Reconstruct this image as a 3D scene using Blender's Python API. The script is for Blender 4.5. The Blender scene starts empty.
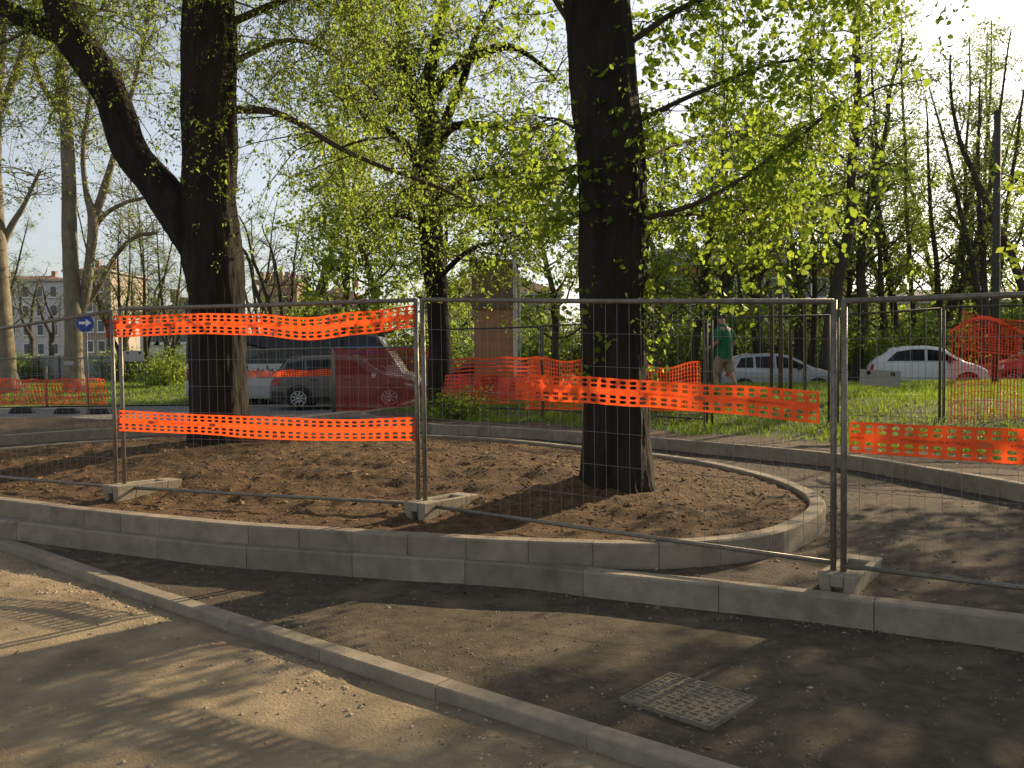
import bpy, math, random
import numpy as np
from mathutils import Vector, Matrix, noise as mnoise
from mathutils.geometry import delaunay_2d_cdt
random.seed(7); RNG = np.random.default_rng(7)
S = bpy.context.scene; COL = S.collection
R = math.radians
# ---------------------------------------------------------------- camera geometry
F = 870.0; EYE = 1.80; PITCH = math.atan(32/F); ROLL = R(0.6)
AX_R = Vector((1, 0, 0)); AX_F = Vector((0, math.cos(PITCH), -math.sin(PITCH))); AX_U = Vector((0, math.sin(PITCH), math.cos(PITCH)))
def ray(x, y):
    u = (float(x)-512)/F; v = -(float(y)-384)/F
    return AX_F + (u*math.cos(ROLL)+v*math.sin(ROLL))*AX_R + (-u*math.sin(ROLL)+v*math.cos(ROLL))*AX_U
def P(x, y, g=0.0):
    d = ray(x, y); t = (g-EYE)/d.z
    return Vector((d.x*t, d.y*t, g))
def Q(x, y, Y):
    d = ray(x, y); Y = float(Y); t = Y/d.y
    return Vector((d.x*t, Y, EYE+d.z*t))
# ---------------------------------------------------------------- materials
def new_mat(name):
    m = bpy.data.materials.new(name); m.use_nodes = True
    nt = m.node_tree; nt.nodes.clear()
    return m, nt, nt.nodes, nt.links
def mat(name, c1, c2=None, scale=6.0, rough=0.85, metal=0.0, bump=0.0, bscale=None, stretch=(1, 1, 1), island=0.0, spots=None, spec=0.3, coat=0.0, detail=8):
    m, nt, N, L = new_mat(name)
    out = N.new('ShaderNodeOutputMaterial'); b = N.new('ShaderNodeBsdfPrincipled')
    L.new(b.outputs[0], out.inputs[0])
    b.inputs['Roughness'].default_value = rough; b.inputs['Metallic'].default_value = metal
    b.inputs['Specular IOR Level'].default_value = spec; b.inputs['Coat Weight'].default_value = coat
    tc = N.new('ShaderNodeTexCoord'); mp = N.new('ShaderNodeMapping'); mp.inputs['Scale'].default_value = stretch
    L.new(tc.outputs['Object'], mp.inputs[0])
    c2 = c2 or tuple(x*0.75 for x in c1)
    nz = N.new('ShaderNodeTexNoise'); nz.inputs['Scale'].default_value = scale; nz.inputs['Detail'].default_value = detail; nz.inputs['Roughness'].default_value = .62
    L.new(mp.outputs[0], nz.inputs['Vector'])
    rp = N.new('ShaderNodeValToRGB'); rp.color_ramp.elements[0].position = .33; rp.color_ramp.elements[1].position = .67
    rp.color_ramp.elements[0].color = (*c2, 1); rp.color_ramp.elements[1].color = (*c1, 1)
    L.new(nz.outputs[0], rp.inputs[0]); col = rp.outputs[0]
    if spots:
        sc, sp_scale, lo, hi = spots
        n2 = N.new('ShaderNodeTexNoise'); n2.inputs['Scale'].default_value = sp_scale; n2.inputs['Detail'].default_value = 5
        L.new(tc.outputs['Object'], n2.inputs['Vector'])
        r2 = N.new('ShaderNodeMapRange'); r2.inputs[1].default_value = lo; r2.inputs[2].default_value = hi
        L.new(n2.outputs[0], r2.inputs[0])
        mx = N.new('ShaderNodeMix'); mx.data_type = 'RGBA'
        L.new(r2.outputs[0], mx.inputs[0]); L.new(col, mx.inputs[6]); mx.inputs[7].default_value = (*sc, 1); col = mx.outputs[2]
    if island > 0:
        g = N.new('ShaderNodeNewGeometry'); mr = N.new('ShaderNodeMapRange')
        mr.inputs[3].default_value = 1-island; mr.inputs[4].default_value = 1+island
        L.new(g.outputs['Random Per Island'], mr.inputs[0])
        h = N.new('ShaderNodeHueSaturation'); L.new(mr.outputs[0], h.inputs['Value']); L.new(col, h.inputs['Color']); col = h.outputs[0]
    L.new(col, b.inputs['Base Color'])
    if bump > 0:
        nb = N.new('ShaderNodeTexNoise'); nb.inputs['Scale'].default_value = bscale or scale*4; nb.inputs['Detail'].default_value = 9; nb.inputs['Roughness'].default_value = .68
        L.new(mp.outputs[0], nb.inputs['Vector'])
        bp = N.new('ShaderNodeBump'); bp.inputs['Strength'].default_value = min(1, bump); bp.inputs['Distance'].default_value = 0.06 if 'bark' in name else 0.03
        L.new(nb.outputs[0], bp.inputs['Height']); L.new(bp.outputs[0], b.inputs['Normal'])
    return m
def leaf_mat(name, dark, light, trans, tw=0.55, rough=.5):
    m, nt, N, L = new_mat(name)
    out = N.new('ShaderNodeOutputMaterial'); g = N.new('ShaderNodeNewGeometry')
    rp = N.new('ShaderNodeValToRGB'); rp.color_ramp.elements[0].color = (*dark, 1); rp.color_ramp.elements[1].color = (*light, 1)
    L.new(g.outputs['Random Per Island'], rp.inputs[0])
    b = N.new('ShaderNodeBsdfPrincipled'); b.inputs['Roughness'].default_value = rough; b.inputs['Specular IOR Level'].default_value = .25
    L.new(rp.outputs[0], b.inputs['Base Color'])
    t = N.new('ShaderNodeBsdfTranslucent')
    r2 = N.new('ShaderNodeValToRGB'); r2.color_ramp.elements[0].color = (trans[0]*.55, trans[1]*.65, trans[2]*.6, 1); r2.color_ramp.elements[1].color = (*trans, 1)
    L.new(g.outputs['Random Per Island'], r2.inputs[0]); L.new(r2.outputs[0], t.inputs[0])
    mx = N.new('ShaderNodeMixShader'); mx.inputs[0].default_value = tw
    L.new(b.outputs[0], mx.inputs[1]); L.new(t.outputs[0], mx.inputs[2]); L.new(mx.outputs[0], out.inputs[0])
    return m
M = {}
M['bark'] = mat('dark_bark', (.040, .030, .021), (.014, .011, .008), 5, .95, bump=1, bscale=14, stretch=(1, 1, .28))
M['bark2'] = mat('grey_bark', (.095, .082, .058), (.045, .038, .028), 6, .95, bump=.9, bscale=12, stretch=(1, 1, .3))  # lightened to stand in for bright haze over the far grove
M['plane_bark'] = mat('plane_bark', (.26, .22, .15), (.13, .11, .075), 3.5, .9, bump=.4, bscale=8, stretch=(1, 1, .5))
M['twig'] = mat('twig_bark', (.09, .065, .04), (.05, .035, .025), 8, .95)
M['leaf_lime'] = leaf_mat('lime_leaf', (.075, .13, .018), (.18, .25, .035), (.46, .56, .07), .6)
M['leaf_green'] = leaf_mat('fresh_leaf', (.06, .11, .015), (.15, .225, .03), (.46, .58, .06), .6)
M['leaf_mid'] = leaf_mat('spring_leaf', (.055, .095, .018), (.13, .19, .035), (.36, .46, .07), .55)
M['leaf_pale'] = leaf_mat('pale_bud_leaf', (.10, .13, .035), (.20, .24, .06), (.36, .44, .10), .5)
M['leaf_dark'] = leaf_mat('conifer_needle', (.02, .045, .02), (.04, .08, .03), (.04, .08, .02), .2)
M['grass_blade'] = leaf_mat('grass_blade', (.05, .10, .012), (.14, .20, .03), (.30, .40, .04), .5)
M['lawn'] = mat('lawn_soil', (.075, .10, .025), (.05, .055, .02), 2.5, .95, bump=.6, bscale=25)
M['far_lawn'] = mat('far_lawn', (.16, .21, .04), (.09, .12, .03), 1.2, .95, bump=.5, bscale=12)
M['mulch'] = mat('bark_mulch', (.205, .120, .052), (.06, .036, .017), 9, .95, bump=1, bscale=38, spots=((.2, .125, .06), 5, .58, .78))
M['chip'] = mat('mulch_chip', (.22, .135, .062), (.08, .048, .023), 9, .95, island=.5)
M['road'] = mat('dirt_road', (.14, .112, .075), (.072, .058, .039), 9, .95, bump=1, bscale=70, spots=((.25, .20, .13), 1.5, .54, .74))
M['sand'] = mat('sandy_road', (.45, .352, .215), (.26, .205, .13), 3.0, .95, bump=1, bscale=48, spots=((.20, .155, .095), 1.6, .52, .72))
M['path'] = mat('gravel_path', (.112, .086, .06), (.05, .039, .028), 8, .95, bump=1, bscale=40, spots=((.18, .13, .085), 1.9, .54, .74))
M['stone'] = mat('loose_stone', (.28, .24, .175), (.13, .105, .075), 8, .9, island=.45)
M['kerb'] = mat('kerb_concrete', (.35, .295, .215), (.24, .20, .15), 6, .9, bump=.6, bscale=80, island=.13, spots=((.17, .14, .10), 2.6, .58, .76))
M['sunlit_kerb'] = mat('sunlit_kerb', (.55, .49, .38), (.42, .37, .29), 5, .9, bump=.4, bscale=70)
M['gutter'] = mat('gutter_stone', (.34, .285, .205), (.25, .21, .15), 9, .9, bump=.45, bscale=80, island=.10, spots=((.2, .17, .13), 2, .55, .8))
M['block'] = mat('foot_concrete', (.33, .285, .215), (.24, .21, .155), 10, .9, bump=.4, bscale=60, spots=((.2, .18, .15), 6, .6, .8))
M['steel'] = mat('galvanised_steel', (.25, .225, .18), (.14, .125, .10), 18, .45, metal=.4, bump=.1)
M['wire'] = mat('galvanised_wire', (.30, .285, .25), (.2, .19, .17), 14, .45, metal=.4)
M['old_steel'] = mat('weathered_steel', (.10, .092, .08), (.065, .06, .052), 10, .65, metal=.2)
def plastic(name, c, t, tw):
    m, nt, N, L = new_mat(name)
    out = N.new('ShaderNodeOutputMaterial'); b = N.new('ShaderNodeBsdfPrincipled'); b.inputs['Base Color'].default_value = (*c, 1); b.inputs['Roughness'].default_value = .5
    tc = N.new('ShaderNodeTexCoord'); nz = N.new('ShaderNodeTexNoise'); nz.inputs['Scale'].default_value = 5; nz.inputs['Detail'].default_value = 4
    L.new(tc.outputs['Object'], nz.inputs['Vector'])
    rp = N.new('ShaderNodeValToRGB'); rp.color_ramp.elements[0].position = .35; rp.color_ramp.elements[1].position = .65
    rp.color_ramp.elements[0].color = (c[0]*.62, c[1]*.62, c[2]*.9, 1); rp.color_ramp.elements[1].color = (*c, 1)
    L.new(nz.outputs[0], rp.inputs[0]); L.new(rp.outputs[0], b.inputs['Base Color'])
    tr = N.new('ShaderNodeBsdfTranslucent'); tr.inputs[0].default_value = (*t, 1)
    mx = N.new('ShaderNodeMixShader'); mx.inputs[0].default_value = tw
    L.new(b.outputs[0], mx.inputs[1]); L.new(tr.outputs[0], mx.inputs[2]); L.new(mx.outputs[0], out.inputs[0])
    return m
M['tape'] = plastic('orange_tape', (.92, .10, .014), (.98, .115, .016), .5)
M['net'] = plastic('orange_net', (.78, .09, .02), (.88, .105, .02), .42)
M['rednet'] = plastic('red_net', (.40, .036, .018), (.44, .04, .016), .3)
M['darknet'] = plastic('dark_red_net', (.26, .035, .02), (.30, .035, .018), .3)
M['ink'] = mat('black_ink', (.03, .03, .03), None, 5, .7)
M['greyink'] = mat('faded_print', (.50, .13, .06), (.70, .12, .035), 60, .8)
def paint(name, c, coat=.6, rough=.35, metal=0.0): return mat(name, c, tuple(x*.93 for x in c), 2, rough, metal=metal, coat=coat, spec=.5)
M['glass'] = mat('dark_glass', (.012, .014, .016), None, 2, .08, spec=.22)
M['rubber'] = mat('tyre_rubber', (.018, .018, .018), None, 6, .9)
M['alloy'] = mat('alloy_rim', (.5, .5, .5), None, 6, .35, metal=.8)
M['black_trim'] = mat('black_trim', (.022, .022, .024), None, 6, .55)
M['tail'] = mat('tail_lens', (.45, .02, .015), None, 6, .2, spec=.6)
M['lens'] = mat('clear_lens', (.75, .76, .78), None, 6, .12, spec=.6)
M['white'] = mat('white_paint', (.78, .78, .76), (.70, .70, .68), 3, .5)
M['blue_sign'] = mat('blue_sign', (.02, .06, .30), None, 3, .45)
M['dull_board'] = mat('grey_board', (.42, .40, .38), (.34, .33, .31), 8, .7)
M['plaster'] = mat('pale_plaster', (.66, .64, .61), (.57, .55, .53), .6, .9, bump=.1)
M['ochre'] = mat('ochre_plaster', (.38, .32, .24), (.32, .27, .2), .6, .9)
M['brick'] = mat('red_brick', (.36, .235, .17), (.28, .18, .13), 4, .9, bump=.3)
M['roof'] = mat('roof_tile', (.24, .13, .09), (.17, .10, .07), 5, .9)
M['window'] = mat('house_window', (.10, .11, .12), (.06, .07, .08), 2, .2, spec=.5)
M['hoard'] = mat('grey_hoarding', (.30, .32, .34), (.24, .26, .28), 1.5, .6)
M['brown_stone'] = mat('brown_stone', (.44, .23, .115), (.30, .16, .08), 6, .85, bump=.3, stretch=(1, 1, .2))
M['wood'] = mat('stake_wood', (.12, .085, .055), (.07, .05, .035), 7, .9, stretch=(1, 1, .2))
M['pole_white'] = mat('pale_pole', (.66, .62, .54), (.55, .5, .42), 4, .5)
M['skin'] = mat('skin', (.48, .27, .18), None, 6, .6)
M['shirt'] = mat('green_shirt', (.02, .16, .075), (.015, .12, .055), 8, .85)
M['shorts'] = mat('khaki_shorts', (.34, .26, .18), (.27, .2, .14), 8, .9)
M['hair'] = mat('dark_hair', (.02, .014, .01), None, 8, .7)
M['glove'] = mat('yellow_glove', (.75, .62, .08), None, 8, .7)
M['shoe'] = mat('dark_shoe', (.03, .03, .03), None, 8, .7)
M['grate'] = mat('grate_stone', (.235, .205, .145), (.14, .12, .085), 14, .9, bump=.3, bscale=70)
M['asphalt'] = mat('pale_asphalt', (.20, .19, .175), (.15, .14, .13), 3, .95, bump=.3, bscale=40)
M['dirt'] = mat('dark_dirt', (.125, .085, .055), (.06, .042, .028), 4, .95, bump=1, bscale=25)
# ---------------------------------------------------------------- object helpers
ORG = {}
def tag(o, label=None, cat=None, group=None, kind=None):
    if label: o['label'] = label
    if cat: o['category'] = cat
    if group: o['group'] = group
    if kind: o['kind'] = kind
    return o
def empty(name, loc=(0, 0, 0), label=None, cat=None, group=None):
    o = bpy.data.objects.new(name, None); COL.objects.link(o); o.location = loc; o.empty_display_size = .2
    ORG[o.name] = Vector(loc)
    return tag(o, label, cat, group)
class MB:
    def __init__(s): s.V = []; s.Fq = []; s.n = 0
    def add(s, verts, faces):
        s.V.append(np.asarray(verts, dtype=np.float64).reshape(-1, 3))
        for f in faces: s.Fq.append(tuple(i+s.n for i in f))
        s.n += len(s.V[-1]); return s
    def box(s, c, size, rz=0.0, top=1.0, ry=0.0):
        hx, hy, hz = size[0]/2, size[1]/2, size[2]/2
        v = []
        for z, k in ((-hz, 1.0), (hz, top)):
            for x, y in ((-hx, -hy), (hx, -hy), (hx, hy), (-hx, hy)): v.append((x*k, y*k, z))
        v = np.array(v)
        if ry:
            c_, s_ = math.cos(ry), math.sin(ry); v = np.stack([v[:, 0]*c_+v[:, 2]*s_, v[:, 1], -v[:, 0]*s_+v[:, 2]*c_], 1)
        c_, s_ = math.cos(rz), math.sin(rz)
        v = np.stack([v[:, 0]*c_-v[:, 1]*s_, v[:, 0]*s_+v[:, 1]*c_, v[:, 2]], 1)+np.array(c)
        return s.add(v, [(0, 3, 2, 1), (4, 5, 6, 7), (0, 1, 5, 4), (1, 2, 6, 5), (2, 3, 7, 6), (3, 0, 4, 7)])
    def tube(s, pts, rad, n=6, cap=True, rough=0.0, seed=0.0):
        pts = np.asarray([tuple(p) for p in pts], dtype=np.float64); k = len(pts)
        rad = np.broadcast_to(np.asarray(rad, dtype=np.float64), (k,))
        t = np.gradient(pts, axis=0); t /= np.linalg.norm(t, axis=1)[:, None]+1e-12
        ref = np.array([0, 1.0, 0]) if abs(t[0][1]) < .9 else np.array([1.0, 0, 0])
        u = np.cross(t, ref); u /= np.linalg.norm(u, axis=1)[:, None]+1e-9
        for i in range(1, k):
            if np.dot(u[i], u[i-1]) < 0: u[i] *= -1
        w = np.cross(t, u)
        a = np.linspace(0, 2*math.pi, n, endpoint=False)
        ring = np.cos(a)[None, :, None]*u[:, None, :]+np.sin(a)[None, :, None]*w[:, None, :]
        rr = np.repeat(rad[:, None], n, 1)
        if rough:
            L_ = np.concatenate([[0], np.cumsum(np.linalg.norm(np.diff(pts, axis=0), axis=1))])
            for i in range(k):
                for j in range(n):
                    q = Vector((math.cos(a[j])*2.3, math.sin(a[j])*2.3, L_[i]*.7+seed))
                    q2 = Vector((math.cos(a[j])*7, math.sin(a[j])*7, L_[i]*1.6+seed))
                    k_ = mnoise.noise(q)*1.3+mnoise.noise(q2)*.9
                    if n > 40:
                        wob = mnoise.noise(Vector((L_[i]*1.3, a[j]*1.5, seed)))*.5; aj = a[j]+wob*.35
                        k_ += 1.3*(.35-abs(mnoise.noise(Vector((math.cos(aj)*8.5, math.sin(aj)*8.5, L_[i]*1.05+seed)))))+.5*mnoise.noise(Vector((math.cos(aj)*19, math.sin(aj)*19, L_[i]*5+seed)))
                    rr[i, j] *= 1+rough*k_
        v = pts[:, None, :]+ring*rr[:, :, None]
        f = []
        for i in range(k-1):
            for j in range(n):
                j2 = (j+1) % n; f.append((i*n+j, i*n+j2, (i+1)*n+j2, (i+1)*n+j))
        if cap: f.append(tuple(range(n))[::-1]); f.append(tuple((k-1)*n+j for j in range(n)))
        return s.add(v.reshape(-1, 3), f)
    def disc(s, c, r, axis, n=20, th=.01, r2=0):
        """solid disc (short cylinder) centred at c, axis along 'x','y' or 'z'"""
        c = np.array(c); d = {'x': (1, 0, 0), 'y': (0, 1, 0), 'z': (0, 0, 1)}[axis]; d = np.array(d)*th/2
        return s.tube([c-d, c+d], [r, r], n)
    def build(s, name, m, parent=None, smooth=False, org=None):
        V = np.concatenate(s.V) if s.V else np.zeros((0, 3))
        o_ = Vector(org) if org is not None else (ORG.get(parent.name, Vector((0, 0, 0))) if parent else Vector((0, 0, 0)))
        V = V-np.array(o_)
        me = bpy.data.meshes.new(name); me.from_pydata(V.tolist(), [], s.Fq)
        if smooth: me.polygons.foreach_set('use_smooth', np.ones(len(me.polygons), dtype=bool))
        me.materials.append(m); me.validate(); me.update()
        o = bpy.data.objects.new(name, me); COL.objects.link(o)
        if parent: o.parent = parent; ORG[o.name] = ORG.get(parent.name, o_)
        elif org is not None: o.location = org; ORG[o.name] = Vector(org)
        return o
def mesh_quads(name, V, m, parent=None, org=None, k=4):
    """fast mesh of k-gons: V is (n*k,3)"""
    o_ = Vector(org) if org is not None else (ORG.get(parent.name, Vector((0, 0, 0))) if parent else Vector((0, 0, 0)))
    V = np.asarray(V, dtype=np.float32).reshape(-1, 3)-np.array(o_, dtype=np.float32); n = len(V)//k
    me = bpy.data.meshes.new(name); me.vertices.add(len(V)); me.vertices.foreach_set('co', V.ravel())
    me.loops.add(n*k); me.loops.foreach_set('vertex_index', np.arange(n*k, dtype=np.int32))
    me.polygons.add(n); me.polygons.foreach_set('loop_start', np.arange(0, n*k, k, dtype=np.int32)); me.polygons.foreach_set('loop_total', np.full(n, k, dtype=np.int32))
    me.materials.append(m); me.update(calc_edges=True); me.validate()
    o = bpy.data.objects.new(name, me); COL.objects.link(o)
    if parent: o.parent = parent; ORG[o.name] = ORG.get(parent.name, o_)
    elif org is not None: o.location = org
    return o
def copy_tree(o, parent=None):
    c = o.copy(); COL.objects.link(c)
    if parent: c.parent = parent
    for ch in list(o.children): copy_tree(ch, c)
    return c
def catmull(pts, step=.1, closed=False):
    p = [Vector(q) for q in pts]; out = []
    n = len(p); rng = range(n if closed else n-1)
    for i in rng:
        p0 = p[(i-1) % n] if closed or i > 0 else p[0]*2-p[1]
        p1 = p[i]; p2 = p[(i+1) % n]
        p3 = p[(i+2) % n] if closed or i+2 < n else p[-1]*2-p[-2]
        k = max(1, int((p2-p1).length/step))
        for j in range(k):
            t = j/k
            out.append(.5*((2*p1)+(-p0+p2)*t+(2*p0-5*p1+4*p2-p3)*t*t+(-p0+3*p1-3*p2+p3)*t**3))
    if not closed: out.append(p[-1])
    return out
def vnoise(x, y, seed=0):
    x = np.asarray(x, float); y = np.asarray(y, float)
    xi = np.floor(x).astype(np.int64); yi = np.floor(y).astype(np.int64); fx = x-xi; fy = y-yi
    fx = fx*fx*(3-2*fx); fy = fy*fy*(3-2*fy)
    def h(a, b):
        n = (a*374761393+b*668265263+seed*1442695041) & 0xffffffff
        n = ((n ^ (n >> 13))*1274126177) & 0xffffffff
        return ((n ^ (n >> 16)) & 0xffff)/65535.0
    return (h(xi, yi)*(1-fx)+h(xi+1, yi)*fx)*(1-fy)+(h(xi, yi+1)*(1-fx)+h(xi+1, yi+1)*fx)*fy
def fbm(x, y, oct=4, seed=0):
    s = 0; a = .5
    for i in range(oct): s = s+a*(vnoise(x, y, seed+i)-.5); x = x*2.03; y = y*2.03; a *= .5
    return s
def smooth(a, b, x):
    t = np.clip((np.asarray(x, float)-a)/(b-a), 0, 1); return t*t*(3-2*t)
def dist_poly(px, py, poly, closed=True):
    poly = np.asarray([(p[0], p[1]) for p in poly]); d = np.full(np.shape(px), 1e9)
    m_ = len(poly) if closed else len(poly)-1
    for i in range(m_):
        a = poly[i]; b = poly[(i+1) % len(poly)]; ab = b-a; L2 = ab@ab+1e-12
        t = np.clip(((px-a[0])*ab[0]+(py-a[1])*ab[1])/L2, 0, 1)
        d = np.minimum(d, np.hypot(px-a[0]-t*ab[0], py-a[1]-t*ab[1]))
    return d
def inside(px, py, poly):
    poly = np.asarray([(p[0], p[1]) for p in poly]); c = np.zeros(np.shape(px), bool); j = len(poly)-1
    for i in range(len(poly)):
        xi, yi = poly[i]; xj, yj = poly[j]
        c ^= ((yi > py) != (yj > py)) & (px < (xj-xi)*(py-yi)/(yj-yi+1e-12)+xi); j = i
    return c
def fill(name, poly, step, zf, m, kind='structure', jit=.3, dens=None):
    poly = [(p[0], p[1]) for p in poly]; A = np.array(poly)
    gx, gy = np.meshgrid(np.arange(A[:, 0].min(), A[:, 0].max(), step), np.arange(A[:, 1].min(), A[:, 1].max(), step))
    gx = gx.ravel()+RNG.uniform(-jit, jit, gx.size)*step; gy = gy.ravel()+RNG.uniform(-jit, jit, gy.size)*step
    ok = inside(gx, gy, poly)
    gx, gy = gx[ok], gy[ok]
    ok = dist_poly(gx, gy, poly) > step*.45
    if dens is not None: ok &= dens(gx, gy)
    gx, gy = gx[ok], gy[ok]
    vs = [Vector(p) for p in poly]+[Vector((a, b)) for a, b in zip(gx, gy)]
    ed = [(i, (i+1) % len(poly)) for i in range(len(poly))]
    v2, e2, f2, *_ = delaunay_2d_cdt(vs, ed, [list(range(len(poly)))], 1, 1e-5)
    xy = np.array([(v.x, v.y) for v in v2]); z = zf(xy[:, 0], xy[:, 1])*np.ones(len(xy))
    me = bpy.data.meshes.new(name); me.from_pydata(np.column_stack([xy, z]).tolist(), [], [tuple(f) for f in f2])
    me.polygons.foreach_set('use_smooth', np.ones(len(me.polygons), dtype=bool)); me.materials.append(m); me.update()
    if len(me.polygons) and sum(p.normal.z for p in list(me.polygons)[:50]) < 0: me.flip_normals()
    o = bpy.data.objects.new(name, me); COL.objects.link(o); o['kind'] = kind
    return o
# ---------------------------------------------------------------- camera, world, sun
cam = bpy.data.cameras.new('camera'); co = bpy.data.objects.new('camera', cam); COL.objects.link(co); S.camera = co
cam.sensor_width = 36; cam.lens = 36*F/1024; cam.clip_end = 3000; cam.clip_start = .05
cx = math.cos(ROLL)*AX_R-math.sin(ROLL)*AX_U; cy = math.sin(ROLL)*AX_R+math.cos(ROLL)*AX_U; cz = -AX_F
co.matrix_world = Matrix(((cx.x, cy.x, cz.x, 0), (cx.y, cy.y, cz.y, 0), (cx.z, cy.z, cz.z, EYE), (0, 0, 0, 1)))
AZ, EL = R(46), R(23)
w = bpy.data.worlds.new('World'); S.world = w; w.use_nodes = True
nt = w.node_tree; bg = nt.nodes['Background']; sky = nt.nodes.new('ShaderNodeTexSky'); sky.sky_type = 'NISHITA'
sky.sun_disc = False; sky.sun_elevation = EL; sky.sun_rotation = AZ; sky.air_density = 1.0; sky.dust_density = 1.8; sky.ozone_density = 1.2
hs = nt.nodes.new('ShaderNodeHueSaturation'); hs.inputs['Saturation'].default_value = .46
nt.links.new(sky.outputs[0], hs.inputs['Color']); nt.links.new(hs.outputs[0], bg.inputs[0]); bg.inputs[1].default_value = 0.108
sl = bpy.data.lights.new('sun', 'SUN'); sl.energy = 5.0; sl.angle = R(.55); sl.color = (1, .79, .50)
so = bpy.data.objects.new('sun', sl); COL.objects.link(so)
sd = Vector((math.sin(AZ)*math.cos(EL), math.cos(AZ)*math.cos(EL), math.sin(EL)))
so.rotation_euler = sd.to_track_quat('Z', 'Y').to_euler(); so.location = sd*60
S.view_settings.view_transform = 'Standard'; S.view_settings.look = 'None'; S.view_settings.exposure = 0.70; S.view_settings.gamma = 1
S.render.engine = 'CYCLES'
try:
    S.cycles.max_bounces = 8; S.cycles.transparent_max_bounces = 8; S.cycles.use_denoising = True
except Exception: pass
# ================================================================ GROUND
ringp = [(-9.0, 10.7), (-7.1, 9.7), (-5.3, 8.88), (-3.9, 8.14), (-2.62, 7.54), (-1.43, 7.12), (-.16, 6.72), (1.04, 6.53), (1.86, 6.75), (2.42, 7.25), (2.9, 8.03), (3.09, 8.83), (3.08, 9.66), (2.88, 10.6), (2.3, 11.97), (1.07, 13.4), (-.21, 14.72), (-1.6, 15.6), (-3.3, 16.05), (-5.2, 15.9), (-6.6, 15.4), (-7.5, 14.85), (-8.3, 14.0), (-9.2, 13.1), (-9.7, 11.9)]
ring = [(v.x, v.y) for v in catmull([(a, b, 0) for a, b in ringp], .08, True)]
lowp = [(-12.5, 12.9), (-8.9, 10.4), (-6.9, 9.4), (-5.12, 8.62), (-3.91, 8.03), (-2.59, 7.41), (-1.42, 7.02), (-.06, 6.61), (.67, 6.27), (1.64, 5.84), (2.34, 5.47), (3.01, 5.1), (4.4, 4.3), (6.5, 2.9), (10, .4)]
low = [(v.x, v.y) for v in catmull([(a, b, 0) for a, b in lowp], .1)]
backp = [(-1.2, 25.2), (-2.6, 24.2), (-3.5, 22.9), (-3.75, 21.5), (-3.2, 20.2), (-1.69, 17.85), (-.24, 16.9), (1.22, 15.7), (2.79, 14.1), (4.44, 12.1), (5.02, 10.55), (5.4, 9.2), (5.75, 7.6), (6.4, 5.9), (8, 4.2), (14, .6)]
back = [(v.x, v.y) for v in catmull([(a, b, 0) for a, b in backp], .1)]
leftp = [(-26, 9.0), (-16, 12.3), (-12, 14.7), (-9.64, 16.3), (-8.9, 17.0), (-8.1, 17.65), (-7.5, 18.4), (-7.6, 19.4), (-8.6, 20.1), (-11, 20.6), (-16, 21.2), (-26, 22)]
left = [(v.x, v.y) for v in catmull([(a, b, 0) for a, b in leftp], .1)]
gut = [(-14, 15.9), (-8.5, 11.32), (-4.69, 8.13), (-2.95, 6.66), (-1.05, 5.12), (.46, 3.92), (2.9, 1.98), (6, -.5), (9, -2.9)]
gut = [(v.x, v.y) for v in catmull([(a, b, 0) for a, b in gut], .1)]
def offset(pl, d, closed=False):
    a = np.array(pl); n = len(a)
    t = np.roll(a, -1, 0)-np.roll(a, 1, 0)
    if not closed: t[0] = a[1]-a[0]; t[-1] = a[-1]-a[-2]
    t /= np.linalg.norm(t, axis=1)[:, None]+1e-12
    return a+np.stack([-t[:, 1], t[:, 0]], 1)*d
def kerb(name, pl, width, z0, z1, m, closed=False, stone=1.0, gap=.005, ch=.014, jit=.003, seed=0):
    rg = random.Random(seed); a = [Vector((p[0], p[1])) for p in pl]
    if closed: a = a+[a[0]]
    L = [0]
    for i in range(1, len(a)): L.append(L[-1]+(a[i]-a[i-1]).length)
    A = np.array([(p.x, p.y) for p in a]); L = np.array(L); T = np.gradient(A, axis=0); T /= np.linalg.norm(T, axis=1)[:, None]+1e-12
    mb = MB(); s = 0
    while s < L[-1]-.05:
        e = min(L[-1], s+stone*(1 if stone < .9 else rg.uniform(.96, 1.0)))
        q = np.unique(np.concatenate([[s+gap/2, e-gap/2], L[(L > s+gap) & (L < e-gap)]]))
        x = np.interp(q, L, A[:, 0]); y = np.interp(q, L, A[:, 1]); tx = np.interp(q, L, T[:, 0]); ty = np.interp(q, L, T[:, 1])
        nx, ny = -ty, tx; dz = rg.uniform(-jit, jit); dn = rg.uniform(-jit, jit)
        prof = [(0, z0), (0, z1-ch), (ch, z1), (width-ch, z1), (width, z1-ch), (width, z0)]
        v = []
        for i in range(len(q)):
            for d, z in prof: v.append((x[i]+nx[i]*(d+dn), y[i]+ny[i]*(d+dn), z+(dz if z > z0 else 0)))
        f = []; k = len(prof)
        for i in range(len(q)-1):
            for j in range(k-1): f.append((i*k+j, (i+1)*k+j, (i+1)*k+j+1, i*k+j+1))
        f.append(tuple(range(k))); f.append(tuple((len(q)-1)*k+j for j in range(k))[::-1])
        mb.add(v, f); s = e
    o = mb.build(name, m); o['kind'] = 'structure'; return o
kerb('road_kerb', low, .15, -.12, .18, M['kerb'], stone=1.0, seed=1)
kerb('ring_kerb', ring, .15, .02, .34, M['kerb'], closed=True, stone=.5, seed=2)
kerb('island_kerb', back, .13, -.05, .34, M['kerb'], stone=.75, seed=3)
kerb('bed_kerb', left, .13, -.05, .34, M['kerb'], stone=1.0, seed=4)
kerb('gutter_strip', gut, .125, -.12, .008, M['gutter'], stone=1.0, ch=.008, seed=5)
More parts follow.
